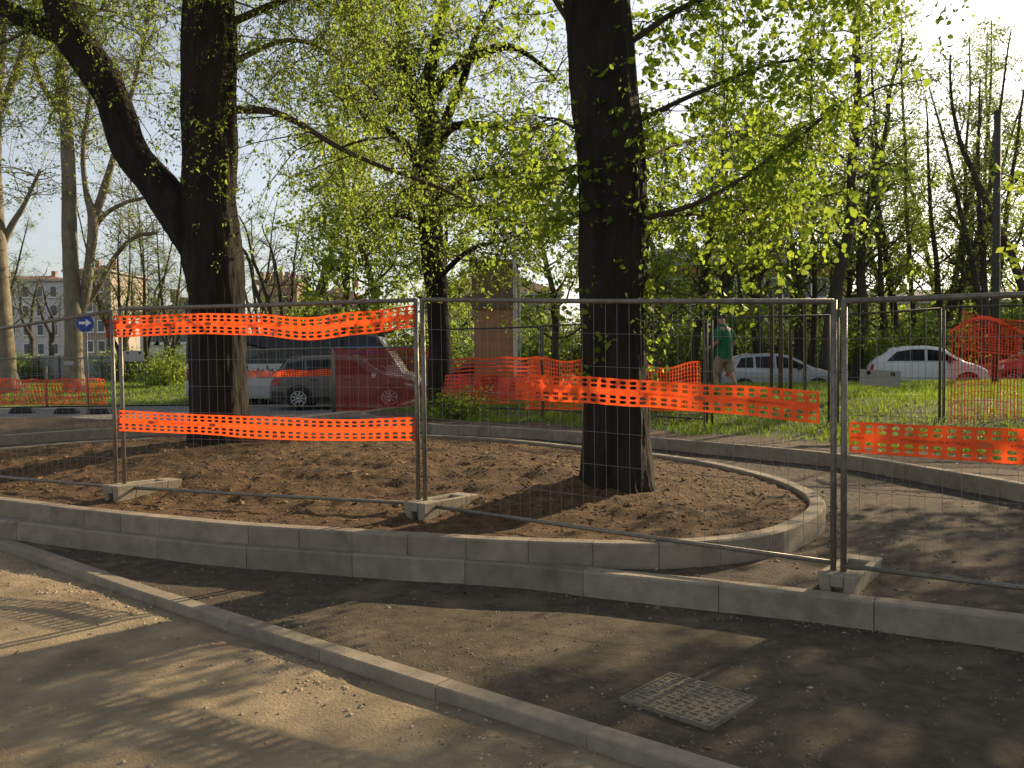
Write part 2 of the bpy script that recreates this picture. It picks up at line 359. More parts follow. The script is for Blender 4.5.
# broad ground sheet
def zroad(x, y): return .02+.42*smooth(2, 12, x)*smooth(20, 26, y)+0*y
big = [(-400, -60), (400, -60), (400, 900), (-400, 900)]
mbg = MB().add([(p[0], p[1], -.16) for p in big], [(0, 1, 2, 3)]); go = mbg.build('ground', M['dirt']); go['kind'] = 'structure'
# sandy lane, near the camera
sandz = lambda x, y: -.052+.02*fbm(x*1.2, y*1.2, 4, 3)+.012*fbm(x*9, y*9, 3, 9)+-.018*smooth(.3, .0, dist_poly(x, y, gut, False))+.05*np.abs(fbm(x*7, y*7, 4, 5))*smooth(.7, .3, dist_poly(x, y, gut, False))*smooth(.0, .2, dist_poly(x, y, gut, False))
fill('sandy_lane', [tuple(p) for p in offset(gut, -.0)]+[(9, -8), (-14, -8)], .07, sandz, M['sand'], dens=lambda x, y: (y > 1.5) & (x > -5.5) & (x < 4) | (RNG.random(x.size) < .02))
roadz = lambda x, y: -.006+.016*fbm(x*1.3, y*1.3, 4, 31)+.012*fbm(x*11, y*11, 3, 19)
gback = offset(gut, .123)
fill('dirt_road', [tuple(p) for p in gback]+[tuple(p) for p in low[::-1]][0:] if False else [tuple(p) for p in gback if p[0] > -8.2]+[tuple(p) for p in low[::-1] if p[0] > -8.6], .07, roadz, M['road'], dens=lambda x, y: (y > 1.5) & (x < 5) | (RNG.random(x.size) < .03))
# gravel path around the planted ring
lowb = offset(low, .148)
pathpoly = [tuple(p) for p in lowb if p[0] > -11]+[tuple(p) for p in back[::-1] if p[1] < 22.9]+[(-4.2, 23.4), (-6.5, 22.3)]+[tuple(p) for p in left[::-1] if p[1] < 19.5 and p[0] > -15.5]+[(-15.5, 12.4)]
pathz = lambda x, y: .145-.12*smooth(19.8, 22.5, y)+.03*fbm(x*1.1, y*1.1, 4, 41)+.02*fbm(x*7, y*7, 3, 49)
ringin = offset(ring, .14, True)
fill('gravel_path', pathpoly, .09, pathz, M['path'], dens=lambda x, y: ~inside(x, y, ringin))
# mulch bed
def zmulch(x, y):
    d = dist_poly(x, y, ring[::3])
    return .300+.235*smooth(.6, 3.2, d)+(.16*fbm(x*1.5, y*1.5, 3, 61)+.15*np.abs(fbm(x*3.6, y*3.6, 5, 67)))*smooth(.15, 1.2, d)+.035*fbm(x*9, y*9, 3, 69)*smooth(.05, .2, d)
fill('mulch_bed', [tuple(p) for p in ringin], .055, zmulch, M['mulch'])
# lawn island
lawnin = [tuple(p) for p in offset(back, .12)]
lawnpoly = lawnin[::1]+[(60, .6), (60, 30), (30, 28.4), (12, 26.6), (4, 26.2), (0, 25.6)]
bk = back[::4]
def zlawn(x, y):
    d = dist_poly(x, y, bk, False); far = smooth(29.2, 26.3, y-.05*np.maximum(x-10, 0))
    return .32+.46*smooth(.8, 6, d)*(.55+.45*smooth(30.5, 25, y))*smooth(-3, 2.5, x)+.05*fbm(x*.8, y*.8, 3, 71)+.03*fbm(x*5, y*5, 3, 73)*smooth(0, .4, d)
fill('lawn', lawnpoly, .22, zlawn, M['lawn'], dens=lambda x, y: (x < 26) | (RNG.random(x.size) < .03))
# strip of dark dug earth just behind the kerb
strip = lawnin[40:-60]; so_ = offset(strip, 1.0); wob = np.array([fbm(p[0]*1.3, p[1]*1.3, 3, 77) for p in so_]); so_ = offset(strip, 1.0)+((offset(strip, 1)-np.array(strip))*wob[:, None]*1.0)
strippoly = [tuple(p) for p in strip]+[tuple(p) for p in so_[::-1]]
fill('dug_earth', strippoly, .1, lambda x, y: zlawn(x, y)+.012+.03*np.abs(fbm(x*6, y*6, 4, 83))*smooth(0, .2, dist_poly(x, y, strippoly)), M['dirt'])
# left bed
leftin = [tuple(p) for p in offset(left, .12)]
fill('earth_bed', leftin, .18, lambda x, y: .31+.16*smooth(.1, 1.6, dist_poly(x, y, leftin[::4]))+(.14*fbm(x*1.1, y*1.1, 3, 91)+.07*fbm(x*4, y*4, 3, 93)), M['dirt'], dens=lambda x, y: x > -18)
# side road and far lawns
srp = [(-60, 19), (-16, 19), (-7, 18), (-3, 19), (-2, 24), (4, 25), (12, 25.6), (30, 27), (60, 28), (60, 34.5), (-4, 34.5), (-9, 31), (-60, 29)]
fill('side_road', srp, .8, zroad, M['asphalt'])
fill('far_lawn', [(-120, 28.9), (-60, 28.9), (-9.2, 30.9), (-4, 34.4), (-4, 90), (-120, 90)], 1.0, lambda x, y: .05+.35*smooth(30, 40, y)+.1*fbm(x*.3, y*.3, 3, 101), M['far_lawn'], dens=lambda x, y: (x > -45) | (RNG.random(x.size) < .1))
fill('park_ground', [(-3.9, 34.4), (60, 34.4), (120, 40), (120, 120), (-3.9, 120)], 1.4, lambda x, y: zroad(x, 30)+.06+.3*fbm(x*.2, y*.2, 3, 111)+.2, M['lawn'], dens=lambda x, y: (x < 60) | (RNG.random(x.size) < .1))
# kerb in front of the parked cars, sunlight put into its paler concrete
fk = catmull([(-26, 23.4, 0), (-12, 22.4, 0), (-7.5, 21.3, 0), (-5.9, 21.6, 0), (-5.2, 23.0, 0), (-4.5, 24.5, 0), (-3.3, 25.7, 0), (-1.2, 26.2, 0), (2.5, 26.4, 0)], .2)
kerb('parking_kerb', [(v.x, v.y) for v in fk], .3, -.05, .17, M['sunlit_kerb'], stone=1.0, seed=6)
# ---------------------------------------------------------------- loose ground litter
def chips(name, n, pts, sc, m, zf, flat=.45, lift=0.0):
    """n little angular pebbles or chips as one mesh"""
    x, y = pts; k = len(x); z = zf(x, y)+lift
    base = np.array([(1, 0, 0), (-1, 0, 0), (0, 1, 0), (0, -1, 0), (0, 0, 1), (0, 0, -1)], float)
    tri = np.array([(0, 2, 4), (2, 1, 4), (1, 3, 4), (3, 0, 4), (2, 0, 5), (1, 2, 5), (3, 1, 5), (0, 3, 5)])
    s = sc(k); a = RNG.uniform(0, 2*math.pi, k)
    v = base[None]*s[:, None, :]*RNG.uniform(.65, 1.3, (k, 6, 1))
    tl = RNG.normal(0, .35, k)
    v[:, :, 2] += v[:, :, 0]*tl[:, None]
    c_, s_ = np.cos(a)[:, None], np.sin(a)[:, None]
    vx = v[:, :, 0]*c_-v[:, :, 1]*s_+x[:, None]; vy = v[:, :, 0]*s_+v[:, :, 1]*c_+y[:, None]; vz = v[:, :, 2]+z[:, None]
    V = np.stack([vx, vy, vz], 2).reshape(-1, 3); T = (tri[None]+(np.arange(k)*6)[:, None, None]).reshape(-1, 3)
    me = bpy.data.meshes.new(name); me.vertices.add(len(V)); me.vertices.foreach_set('co', V.astype(np.float32).ravel())
    me.loops.add(len(T)*3); me.loops.foreach_set('vertex_index', T.astype(np.int32).ravel()); me.polygons.add(len(T))
    me.polygons.foreach_set('loop_start', np.arange(0, len(T)*3, 3, dtype=np.int32)); me.polygons.foreach_set('loop_total', np.full(len(T), 3, dtype=np.int32))
    me.materials.append(m); me.update(calc_edges=True)
    o = bpy.data.objects.new(name, me); COL.objects.link(o); o['kind'] = 'stuff'; return o
def scatter(n, poly, bias=None):
    A = np.array([(p[0], p[1]) for p in poly]); x = RNG.uniform(A[:, 0].min(), A[:, 0].max(), n); y = RNG.uniform(A[:, 1].min(), A[:, 1].max(), n)
    ok = inside(x, y, poly)
    if bias is not None: ok &= RNG.random(n) < bias(x, y)
    return x[ok], y[ok]
rs = lambda lo, hi, fl: (lambda k: (np.exp(RNG.uniform(math.log(lo), math.log(hi), k))[:, None]*np.stack([RNG.uniform(.8, 1.6, k), RNG.uniform(.6, 1.0, k), np.full(k, fl)], 1)))
pm = scatter(24000, ringin[::2], lambda x, y: np.clip(1.25-(y-7)/14, .25, 1))
mc = chips('mulch_chips', 0, pm, lambda k: rs(.007, .026, .4)(k)*np.where(RNG.random(k) < .05, 2.1, 1)[:, None], M['chip'], zmulch)
tag(mc, 'brown bark chips and clods covering the raised planting bed', 'mulch')
roadpoly = [tuple(p) for p in gback if -6 < p[0] < 4.5]+[tuple(p) for p in low[::-1] if -6 < p[0] < 5]
def rb(x, y):
    d1 = dist_poly(x, y, gut, False); d2 = dist_poly(x, y, low, False)
    return .22+.78*np.maximum(smooth(.75, .15, d1), smooth(.3, .02, d2))*(.5+fbm(x*2, y*2, 3, 121))
pr = scatter(60000, roadpoly, rb)
tag(chips('road_gravel', 0, pr, lambda k: rs(.003, .012, .7)(k)*np.where(RNG.random(k) < .04, 2.0, 1)[:, None], M['stone'], roadz), 'loose gravel scattered over the dirt road surface', 'gravel')
pp = scatter(130000, pathpoly, lambda x, y: np.where(inside(x, y, ringin), 0, np.where((x > -3) & (y < 13), .30, .03)))
tag(chips('path_gravel', 0, pp, rs(.005, .024, .6), M['stone'], pathz), 'loose stones scattered over the gravel path behind the kerb', 'gravel')
sandpoly = [(-6, 9), (-4.69, 8.1), (-2.95, 6.6), (-1.05, 5.08), (.46, 3.88), (1.5, 3), (1.5, 2.4), (-6, 2.4)]
def sb(x, y):
    d1 = dist_poly(x, y, gut, False); return .06+.94*smooth(.62, .2, d1)*np.clip(.35+1.9*fbm(x*1.7, y*1.7, 3, 131), 0, 1)
ps = scatter(30000, sandpoly, sb)
M['sandclod'] = mat('sand_clod', (.40, .33, .23), (.25, .2, .14), 8, .95, island=.3)
tag(chips('sand_clods', 0, ps, rs(.004, .02, .65), M['sandclod'], sandz), 'sandy clods and grit along the edge of the lane', 'grit')
def lb_(x, y): return np.maximum(smooth(.28, .0, dist_poly(x, y, low, False)), .04)*(.3+1.2*np.clip(fbm(x*1.6, y*1.6, 3, 141)+.2, 0, 1))
pl_ = scatter(4200, [q for q in roadpoly], lb_)
tag(chips('leaf_litter', 0, pl_, rs(.008, .022, .12), M['chip'], roadz, lift=.004), 'dry leaf scraps and bark crumbs lying on the dirt road along the kerb', 'leaf litter')
# grass blades
def blades(name, x, y, z, h, wd, m, label):
    k = len(x); a = RNG.uniform(0, 2*math.pi, k); ln = RNG.normal(0, .35, (k, 2)); hh = h*RNG.uniform(.5, 1.3, k)
    b = np.stack([np.cos(a), np.sin(a), np.zeros(k)], 1)*wd*RNG.uniform(.6, 1.3, k)[:, None]
    p = np.stack([x, y, z], 1); tip = p+np.stack([ln[:, 0]*hh, ln[:, 1]*hh, hh], 1)
    V = np.stack([p-b, p+b, tip], 1).reshape(-1, 3)
    o = mesh_quads(name, V, m, k=3); return tag(o, label, 'grass', kind='stuff')
vis = [(-3.5, 22), (-1.5, 18.2), (1.4, 16.1), (3, 14.6), (4.8, 12.3), (5.9, 9.4), (7.5, 7.5), (22, 27), (4, 26.1), (-1, 25.4)]
gx, gy = scatter(190000, vis)
ok = ~inside(gx, gy, strippoly) | (RNG.random(len(gx)) < .03)
ok &= vnoise(gx*1.1, gy*1.1, 5) > RNG.uniform(.0, .75, len(gx))
gx, gy = gx[ok], gy[ok]
blades('grass', gx, gy, zlawn(gx, gy)-.01, .11, .011, M['grass_blade'], 'unmown green grass on the lawn in front of the parked cars')
dx, dy = scatter(5200, vis, lambda x, y: (vnoise(x*.7, y*.7, 8) > .45)*1.0)
k = len(dx); dz = zlawn(dx, dy)+RNG.uniform(.05, .12, k)
V = (np.stack([dx, dy, dz], 1)[:, None, :]+np.array([(-.018, 0, 0), (0, -.018, .008), (.018, 0, 0), (0, .018, .012)])[None]*RNG.uniform(.6, 1.2, k)[:, None, None])
tag(mesh_quads('daisies', V.reshape(-1, 3), M['white']), 'small white daisies dotted through the lawn', 'daisies', kind='stuff')
wx, wy = scatter(14000, [(-22, 31), (-9.5, 31.3), (-5, 35), (-6, 46), (-24, 46)])
blades('grass', wx, wy, .05+.35*smooth(30, 40, wy)+.1*fbm(wx*.3, wy*.3, 3, 101)-.01, .13, .03, M['grass_blade'], 'bright grass of the far lawn beyond the orange barrier')
# ================================================================ SITE FENCE, TAPES, NETS
def lerp(a, b, t): return a+(b-a)*t
def fence(A, B, zl, zt, label, group, mt='steel', wm='wire', rail=(.425, .425), pitch=.1, hstep=.25, pr=.021, wr=.0014, short=False):
    A = Vector((A[0], A[1])); B = Vector((B[0], B[1])); d = (B-A); L = d.length; d /= L
    root = empty('fence_panel', (A.x, A.y, zl[0]), label, 'fence panel', group)
    pt = lambda s, z: (A.x+d.x*s, A.y+d.y*s, z)
    for s, k in ((0, 0), (L, 1)):
        MB().tube([pt(s, zl[k]), pt(s, zt[k]+.012)], [pr, pr], 12).build('post', M[mt], root, True)
    MB().tube([pt(0, zt[0]), pt(L/2, (zt[0]+zt[1])/2-.006), pt(L, zt[1])], pr*.93, 12).build('top_rail', M[mt], root, True)
    MB().tube([pt(0, rail[0]), pt(L/2, (rail[0]+rail[1])/2-.004), pt(L, rail[1])], pr*.8, 12).build('bottom_rail', M[mt], root, True)
    mb = MB(); n = int(L/pitch); rg = random.Random(int(A.x*100))
    for i in range(1, n):
        s = i*L/n+rg.uniform(-.004, .004); t = s/L; z0, z1 = lerp(*rail, t), lerp(*zt, t)
        bow = rg.uniform(-.006, .006)
        mb.tube([pt(s, z0), pt(s+bow, (z0+z1)/2), pt(s, z1)], wr, 4, False)
    m_ = int((zt[0]-rail[0])/hstep)-1
    for j in range(1, m_+1):
        f = j/(m_+1.0); mb.tube([pt(0, lerp(rail[0], zt[0], f)), pt(L, lerp(rail[1], zt[1], f))], wr*1.25, 4, False)
    mb.build('wire_mesh', M[wm], root)
    return root
NEAR = 'temporary fence panels along the planted ring'
P1, P2, P3 = (-4.12, 9.08), (-.86, 7.9), (2.2, 5.93)
fence((-7.1, 10.6), (-4.17, 9.10), (.30, .30), (2.03, 2.27), 'leftmost near wire fence panel, running out of the left side, without tape', NEAR)
fence((-4.07, 9.07), (-.865, 7.905), (.28, .28), (2.29, 2.28), 'near wire fence panel carrying two orange tapes, in front of the forked tree', NEAR)
fence((-.80, 7.87), (2.195, 5.93), (.28, .12), (2.28, 2.12), 'near wire fence panel with one orange tape, in front of the straight dark trunk', NEAR, rail=(.415, .33))
fence((2.25, 5.89), (5.1, 3.88), (.12, .16), (2.12, 2.12), 'near wire fence panel at the right edge, over the gravel path', NEAR, rail=(.32, .34))
def hexa(mb, x0, x1, y0, y1, z0, z1, f):
    v = [f(x, y, z) for z in (z0, z1) for (x, y) in ((x0, y0), (x1, y0), (x1, y1), (x0, y1))]
    return mb.add(v, [(0, 3, 2, 1), (4, 5, 6, 7), (0, 1, 5, 4), (1, 2, 6, 5), (2, 3, 7, 6), (3, 0, 4, 7)])
def foot(loc, ang, label, L=.80, Wd=.26, H=.17, group='concrete feet of the near fence panels'):
    def f(x, y, z):
        t = (x+.11)/L; zz = z*(1-.15*t) if z > .01 else z; k = .80+.20*(zz/H)
        xx = x+(.02 if z < .01 else 0)*(1 if x < 0 else -1)
        c, s = math.cos(ang), math.sin(ang); yy = y*k
        return (loc[0]+xx*c-yy*s, loc[1]+xx*s+yy*c, loc[2]+zz)
    mb = MB(); h = Wd/2
    hexa(mb, -.11, .13, -h, -.045, 0, H, f); hexa(mb, -.11, .13, .045, h, 0, H, f); hexa(mb, -.11, .13, -.045, .045, H*.5, H, f); hexa(mb, -.04, .13, -.045, .045, 0, H*.5, f)
    hexa(mb, .13, L-.29, -h, -h+.055, 0, H, f); hexa(mb, .13, L-.29, h-.055, h, 0, H, f)
    hexa(mb, L-.29, L-.11, -h, h, 0, H, f)
    o = mb.build('concrete_foot', M['block'], org=loc); tag(o, label, 'fence foot', group)
    bv = o.modifiers.new('bevel', 'BEVEL'); bv.width = .009; bv.segments = 2; bv.limit_method = 'ANGLE'
    return o
foot((-4.10, 9.0, .30), math.atan2(.67, .40), 'sunlit concrete foot holding the posts at the left, in front of the forked tree')
foot((-.83, 7.82, .295), math.atan2(.52, .36), 'sunlit concrete foot with square hole, in the middle beside the ring kerb')
foot((2.22, 5.86, .115), math.atan2(.66, .46), 'shaded grey concrete foot on the gravel path, right of the ring kerb')
def holed(fn, u0, u1, ncol, rows, n=8, hw=.72, mat_=None, name='tape', org=None, parent=None):
    """sheet with cut-out holes. rows: list of (v0, v1, hole?); fn(u, v)->xyz"""
    V = []; Fc = []; c = 0
    du = (u1-u0)/ncol
    for i in range(ncol):
        a = u0+i*du; b = a+du
        for v0, v1, hole in rows:
            if not hole:
                V += [fn(a, v0), fn(b, v0), fn(b, v1), fn(a, v1)]; Fc.append((c, c+1, c+2, c+3)); c += 4; continue
            um = (a+b)/2; vm = (v0+v1)/2; hu = du*hw/2; hv = abs(v1-v0)*hole/2; sg = 1 if v1 > v0 else -1
            if n == 4:
                o_ = [(a, v0), (b, v0), (b, v1), (a, v1)]; h_ = [(um-hu, vm-sg*hv), (um+hu, vm-sg*hv), (um+hu, vm+sg*hv), (um-hu, vm+sg*hv)]
            else:
                o_ = [(a, vm), (a, v0), (um, v0), (b, v0), (b, vm), (b, v1), (um, v1), (a, v1)]
                h_ = [(um-hu, vm), (um-hu*.78, vm-sg*hv*.78), (um, vm-sg*hv), (um+hu*.78, vm-sg*hv*.78), (um+hu, vm), (um+hu*.78, vm+sg*hv*.78), (um, vm+sg*hv), (um-hu*.78, vm+sg*hv*.78)]
            k = len(o_)
            V += [fn(*q) for q in o_]+[fn(*q) for q in h_]
            for j in range(k): j2 = (j+1) % k; Fc.append((c+j, c+j2, c+k+j2, c+k+j))
            c += 2*k
    mb = MB(); mb.add(V, Fc)
    return mb.build(name, mat_, parent, True, org=org)
TR = [(0, .018, 0), (.018, .048, .92), (.048, .084, .8), (.084, .13, 0), (.13, .163, .82), (.163, .195, .92), (.195, .213, 0)]
TR = [(0, .012, 0), (.012, .048, .74), (.048, .083, .74), (.083, .127, 0), (.127, .162, .74), (.162, .198, .74), (.198, .210, 0)]
def text_mesh(body, size, name, mt, fn, parent, u0, vb):
    cu = bpy.data.curves.new(name, 'FONT'); cu.body = body; cu.size = size; cu.resolution_u = 2
    tmp = bpy.data.objects.new(name, cu); COL.objects.link(tmp); dg = bpy.context.evaluated_depsgraph_get()
    me = bpy.data.meshes.new_from_object(tmp.evaluated_get(dg)); V = [tuple(v.co) for v in me.vertices]; Fc = [tuple(p.vertices) for p in me.polygons]
    bpy.data.objects.remove(tmp); mb = MB(); mb.add([fn(u0+x, vb-y) for x, y, z in V], Fc)
    return mb.build(name, mt, parent)
def tape(A, B, zf, label, t0=0, t1=1, off=.03, wave=.012, ncol=None, texts=(), prints=(), seed=0, pitch=.083, tilt=0.0, fray=0.0, n=8, hw=.67, group='orange perforated tapes on the near fence'):
    A = Vector((A[0], A[1])); B = Vector((B[0], B[1])); d = B-A; L = d.length; d /= L; nr = Vector((d.y, -d.x))
    def base(u, v, lift=0.0):
        t = u/L; s = off+wave*(math.sin(u*3.1+seed)+.35*math.sin(u*8.7+2*seed+v*7))+.004*math.sin(u*17+v*22+seed)+.0025*math.sin(u*37-v*30)+lift+tilt*v
        z = zf(t)-v*(1+.03*math.sin(u*3+seed))+.003*math.sin(u*4.3+seed*3+v*8)
        return (A.x+d.x*u+nr.x*s, A.y+d.y*u+nr.y*s, z)
    ncol = ncol or int((t1-t0)*L/pitch)
    root = holed(base, t0*L, t1*L, ncol, TR, n=n, hw=hw, mat_=M['tape'], name='barrier_tape', org=base((t0+t1)/2*L, .1))
    tag(root, label, 'barrier tape', group); ORG[root.name] = Vector(root.location)
    for u_, bd in texts: text_mesh(bd, .026, 'lettering', M['ink'], lambda u, v: base(u, v, .004), root, u_, .116)
    for t in prints:
        mb = MB(); k = 14
        for q in range(1):
            mb.add([base(t*L+q*.07, .107, .003)]+[base(t*L+q*.07+.045*math.cos(i*2*math.pi/k), .107+.018*math.sin(i*2*math.pi/k), .003) for i in range(k)], [(0, 1+i, 1+(i+1) % k) for i in range(k)])
        mb.build('faded_emblem', M['greyink'], root)
    # short tail wrapped round each post end
    return root
def pw(xs, ys):
    xs = np.array(xs, float); ys = np.array(ys, float)
    def f(t):
        i = int(np.clip(np.searchsorted(xs, t)-1, 0, len(xs)-2)); k = min(1, max(0, (t-xs[i])/(xs[i+1]-xs[i]))); k = k*k*(3-2*k)
        return ys[i]+(ys[i+1]-ys[i])*k
    return f
tape(P1, P2, pw([0, .3, .5, .68, .85, 1], [2.215, 2.215, 2.20, 2.145, 2.19, 2.235]), 'upper orange tape sagging just below the top rail, in front of the forked tree', .005, .999, seed=1, wave=.016, prints=(.06, .2, .34), texts=((.35, 'ATTENZIONE LAVORI IN CORSO !'), (1.3, 'ATTENZIONE LAVORI IN CORSO !')), pitch=.085)
tape(P1, P2, pw([0, .25, .5, .8, 1], [1.235, 1.215, 1.20, 1.185, 1.215]), 'lower orange tape crossing the forked tree near its base', .005, .999, seed=2.3, wave=.014, prints=(.13, .35), texts=((.7, 'ATTENZIONE LAVORI IN CORSO !'),), pitch=.085)
tape(P2, P3, pw([.2, .3, .45, .6, .8, 1], [1.62, 1.62, 1.60, 1.575, 1.545, 1.505]), 'orange tape crossing the straight dark trunk, black lettering near its right end', .30, .975, seed=4.1, texts=((2.95, 'ATTENZIONE LAVORI IN CORSO !'), (2.2, 'ATTENZIONE LAVORI IN CORSO !')), prints=(.74,), pitch=.083, tilt=.05, wave=.01)
tape((2.25, 5.89), (5.1, 3.88), pw([0, .3, 1], [1.31, 1.30, 1.28]), 'lowest orange tape at the right edge, with black warning lettering', .012, .99, seed=5.2, wave=.005, texts=((.05, 'CORSO !'), (.365, 'ATTENZIONE LAVORI IN CORSO !'), (.99, 'ATTENZIONE LAVORI IN CORSO !'), (1.62, 'ATTENZIONE LAVORI IN CORSO !')), prints=(.245, .42), pitch=.083)
# knotted tape end by the left posts
kn = MB()
for j, (w0, w1) in enumerate(((0, .05), (.06, .1), (.11, .17))):
    p = [Q(118, 326, 9.12), Q(112, 330, 9.2), Q(106, 325+j*3, 9.16)]
    kn.add([tuple(p[0]+Vector((0, 0, .08-w0))), tuple(p[0]+Vector((0, 0, .08-w1))), tuple(p[1]+Vector((0, .02, .08-w1))), tuple(p[1]+Vector((0, .02, .08-w0))), tuple(p[2]+Vector((0, 0, .07-w1*.8))), tuple(p[2]+Vector((0, 0, .07-w0*.8)))], [(0, 1, 2, 3), (3, 2, 4, 5)])
o = kn.build('tape_end', M['rednet'], org=Q(112, 328, 9.15)); tag(o, 'loose red end of tape tied between the two left fence posts', 'tape end')
# ---- background fence line
FAR = 'temporary fence panels beyond the ring'
def G(x, Y): q = Q(x, 352, Y); return (q.x, q.y)
fence(G(432, 21.0), G(541, 19.6), (.33, .36), (2.36, 2.36), 'weathered fence panel in front of the brown pillar, hung with red netting', FAR, 'old_steel', 'old_steel', rail=(.5, .5), wr=.002)
fence(G(543, 19.5), G(707, 16.3), (.37, .40), (2.38, 2.36), 'weathered fence panel beyond the straight trunk, partly behind green leaves', FAR, 'old_steel', 'old_steel', rail=(.5, .5), wr=.002)
fence(G(712, 16.2), G(829, 15.2), (.40, .42), (2.40, 2.38), 'weathered fence panel on the lawn in front of the silver hatchback', FAR, 'old_steel', 'old_steel', rail=(.42, .42), wr=.002)
fence(G(838, 15.0), G(940, 14.4), (.42, .44), (2.38, 2.44), 'weathered fence panel on the lawn with a tilted board, before the white car', FAR, 'old_steel', 'old_steel', rail=(.42, .42), wr=.002)
fence(G(944, 14.3), (10.6, 12.9), (.44, .46), (2.46, 2.46), 'weathered fence panel at the right, wrapped in hanging red net', FAR, 'old_steel', 'old_steel', rail=(.42, .42), wr=.002)
fence(G(222, 25.6), G(332, 24.9), (.10, .10), (1.93, 1.97), 'thin fence panel with a narrow orange band before the rear of the grey suv', FAR, 'steel', 'wire', rail=(.3, .3), wr=.003, pr=.028)
fence(G(334, 24.8), G(436, 23.6), (.10, .14), (1.97, 1.97), 'fence panel covered in dark red net before the bonnet of the grey suv', FAR, 'steel', 'wire', rail=(.3, .3), wr=.003, pr=.028)
fence(G(-40, 30.2), G(45, 29.6), (.10, .1), (1.75, 1.75), 'thin fence panel standing behind the orange barrier at far left', FAR, 'steel', 'wire', rail=(.2, .2), wr=.004, pr=.025)
fence(G(46, 29.5), G(112, 29.0), (.10, .1), (1.75, 1.75), 'thin fence panel with a small plate, under the blue arrow sign', FAR, 'steel', 'wire', rail=(.2, .2), wr=.004, pr=.025)
def net(A, B, zt, zb, label, m='net', nu=40, nv=14, hw=.7, hv=.62, wave=.05, seed=0, sag=0.0, group=None, cat='barrier net', off=.05, topf=None):
    A = Vector(A[:2]); B = Vector(B[:2]); d = B-A; L = d.length; d /= L; nr = Vector((d.y, -d.x))
    def fn(u, v):
        t = u/L; top = lerp(zt[0], zt[1], t)-sag*math.sin(math.pi*t)+(topf(t) if topf else 0); bot = lerp(zb[0], zb[1], t)
        z = lerp(top, bot, v)+.02*math.sin(u*6+seed)*(1-v)
        s = off+wave*math.sin(u*3.1+seed+v*1.7)+wave*.5*math.sin(u*8.3+seed*2+v*4)
        return (A.x+d.x*u+nr.x*s, A.y+d.y*u+nr.y*s, z)
    rows = [(0, .03, 0)]+[(.03+.94*i/nv, .03+.94*(i+1)/nv, hv) for i in range(nv)]+[(.97, 1, 0)]
    o = holed(fn, 0, L, nu, rows, n=4, hw=hw, mat_=M[m], name='safety_net', org=((A.x+B.x)/2, (A.y+B.y)/2, zb[0]))
    return tag(o, label, cat, group)
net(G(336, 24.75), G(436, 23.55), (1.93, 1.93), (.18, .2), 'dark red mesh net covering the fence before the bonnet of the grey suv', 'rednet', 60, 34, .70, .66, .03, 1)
net(G(226, 25.5), G(332, 24.85), (1.30, 1.36), (1.13, 1.18), 'narrow orange band across the fence before the rear of the grey suv', 'tape', 40, 3, .5, .5, .02, 2)
net(G(447, 23.6), G(549, 22.0), (1.65, 1.68), (.45, .45), 'orange net with bold horizontal strands at the foot of the brown pillar', 'net', 26, 11, .94, .52, .04, 3)
net(G(433, 20.9), G(540, 19.5), (1.28, 1.22), (.78, .72), 'reddish perforated band across the fence in front of the brown pillar', 'rednet', 26, 5, .55, .5, .04, 4)
net(G(526, 18.9), G(700, 17.6), (1.62, 1.50), (.56, .56), 'orange net standing on the lawn behind the straight dark trunk', 'net', 62, 12, .62, .8, .06, 5, topf=lambda t: .05*math.sin(t*7)+.03*math.sin(t*21))
net(G(-30, 27.9), G(106, 26.9), (1.14, 1.12), (.30, .32), 'long orange barrier net in front of the far lawn at left', 'net', 52, 4, .6, .86, .08, 6, sag=.03)
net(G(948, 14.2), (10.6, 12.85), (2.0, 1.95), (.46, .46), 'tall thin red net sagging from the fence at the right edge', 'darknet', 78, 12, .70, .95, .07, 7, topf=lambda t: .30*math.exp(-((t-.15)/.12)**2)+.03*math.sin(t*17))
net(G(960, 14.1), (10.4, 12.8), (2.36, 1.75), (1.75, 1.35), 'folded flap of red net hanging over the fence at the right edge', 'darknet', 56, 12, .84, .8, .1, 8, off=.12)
# standing roll of orange net
rl = MB(); rc = Q(442, 376, 22.8)
for k_ in range(15):
    z = .42+k_*.088; rr = [.17+.012*math.sin(i*1.3+k_) for i in range(17)]
    rl.tube([(rc.x+rr[i]*math.cos(i*math.pi/8), rc.y+rr[i]*math.sin(i*math.pi/8), z) for i in range(17)], .014, 4, False)
for i in range(16): rl.tube([(rc.x+.172*math.cos(i*math.pi/8), rc.y+.172*math.sin(i*math.pi/8), z) for z in (.42, 1.66)], .012, 4, False)
o = rl.build('net_roll', M['net'], org=(rc.x, rc.y, .4)); tag(o, 'upright roll of bright orange net just right of the centre posts', 'net roll')
for x, Y, lb in ((20, 27.6, 'dark low ballast block under the left half of the orange barrier'), (65, 27.2, 'dark low ballast block under the middle of the orange barrier'), (98, 26.9, 'dark low ballast block at the right end of the orange barrier')):
    g = G(x, Y); o = MB().box((g[0], g[1], .11), (.75, .3, .16), .1, .75).build('ballast_block', M['black_trim'], org=(g[0], g[1], .03)); tag(o, lb, 'ballast block', 'ballast blocks of the orange barrier')
    b = o.modifiers.new('bevel', 'BEVEL'); b.width = .03; b.segments = 2
stks = [(542, 18.6, .42, 1.62, 'short dark stake holding the orange net left of the straight trunk', .03), (704, 16.0, .38, 2.35, 'thin dark stake beside the junction of two weathered fence panels', .022),
        (771.5, 19.5, .5, 3.1, 'tall slim stake in front of the doors of the silver hatchback', .045), (780.5, 19.5, .5, 3.2, 'tallest slim stake in front of the silver hatchback', .055),
        (790.5, 19.6, .5, 2.25, 'short stake, third of four before the silver hatchback', .045), (804.5, 19.8, .5, 3.05, 'slim stake before the bonnet of the silver hatchback', .045)]
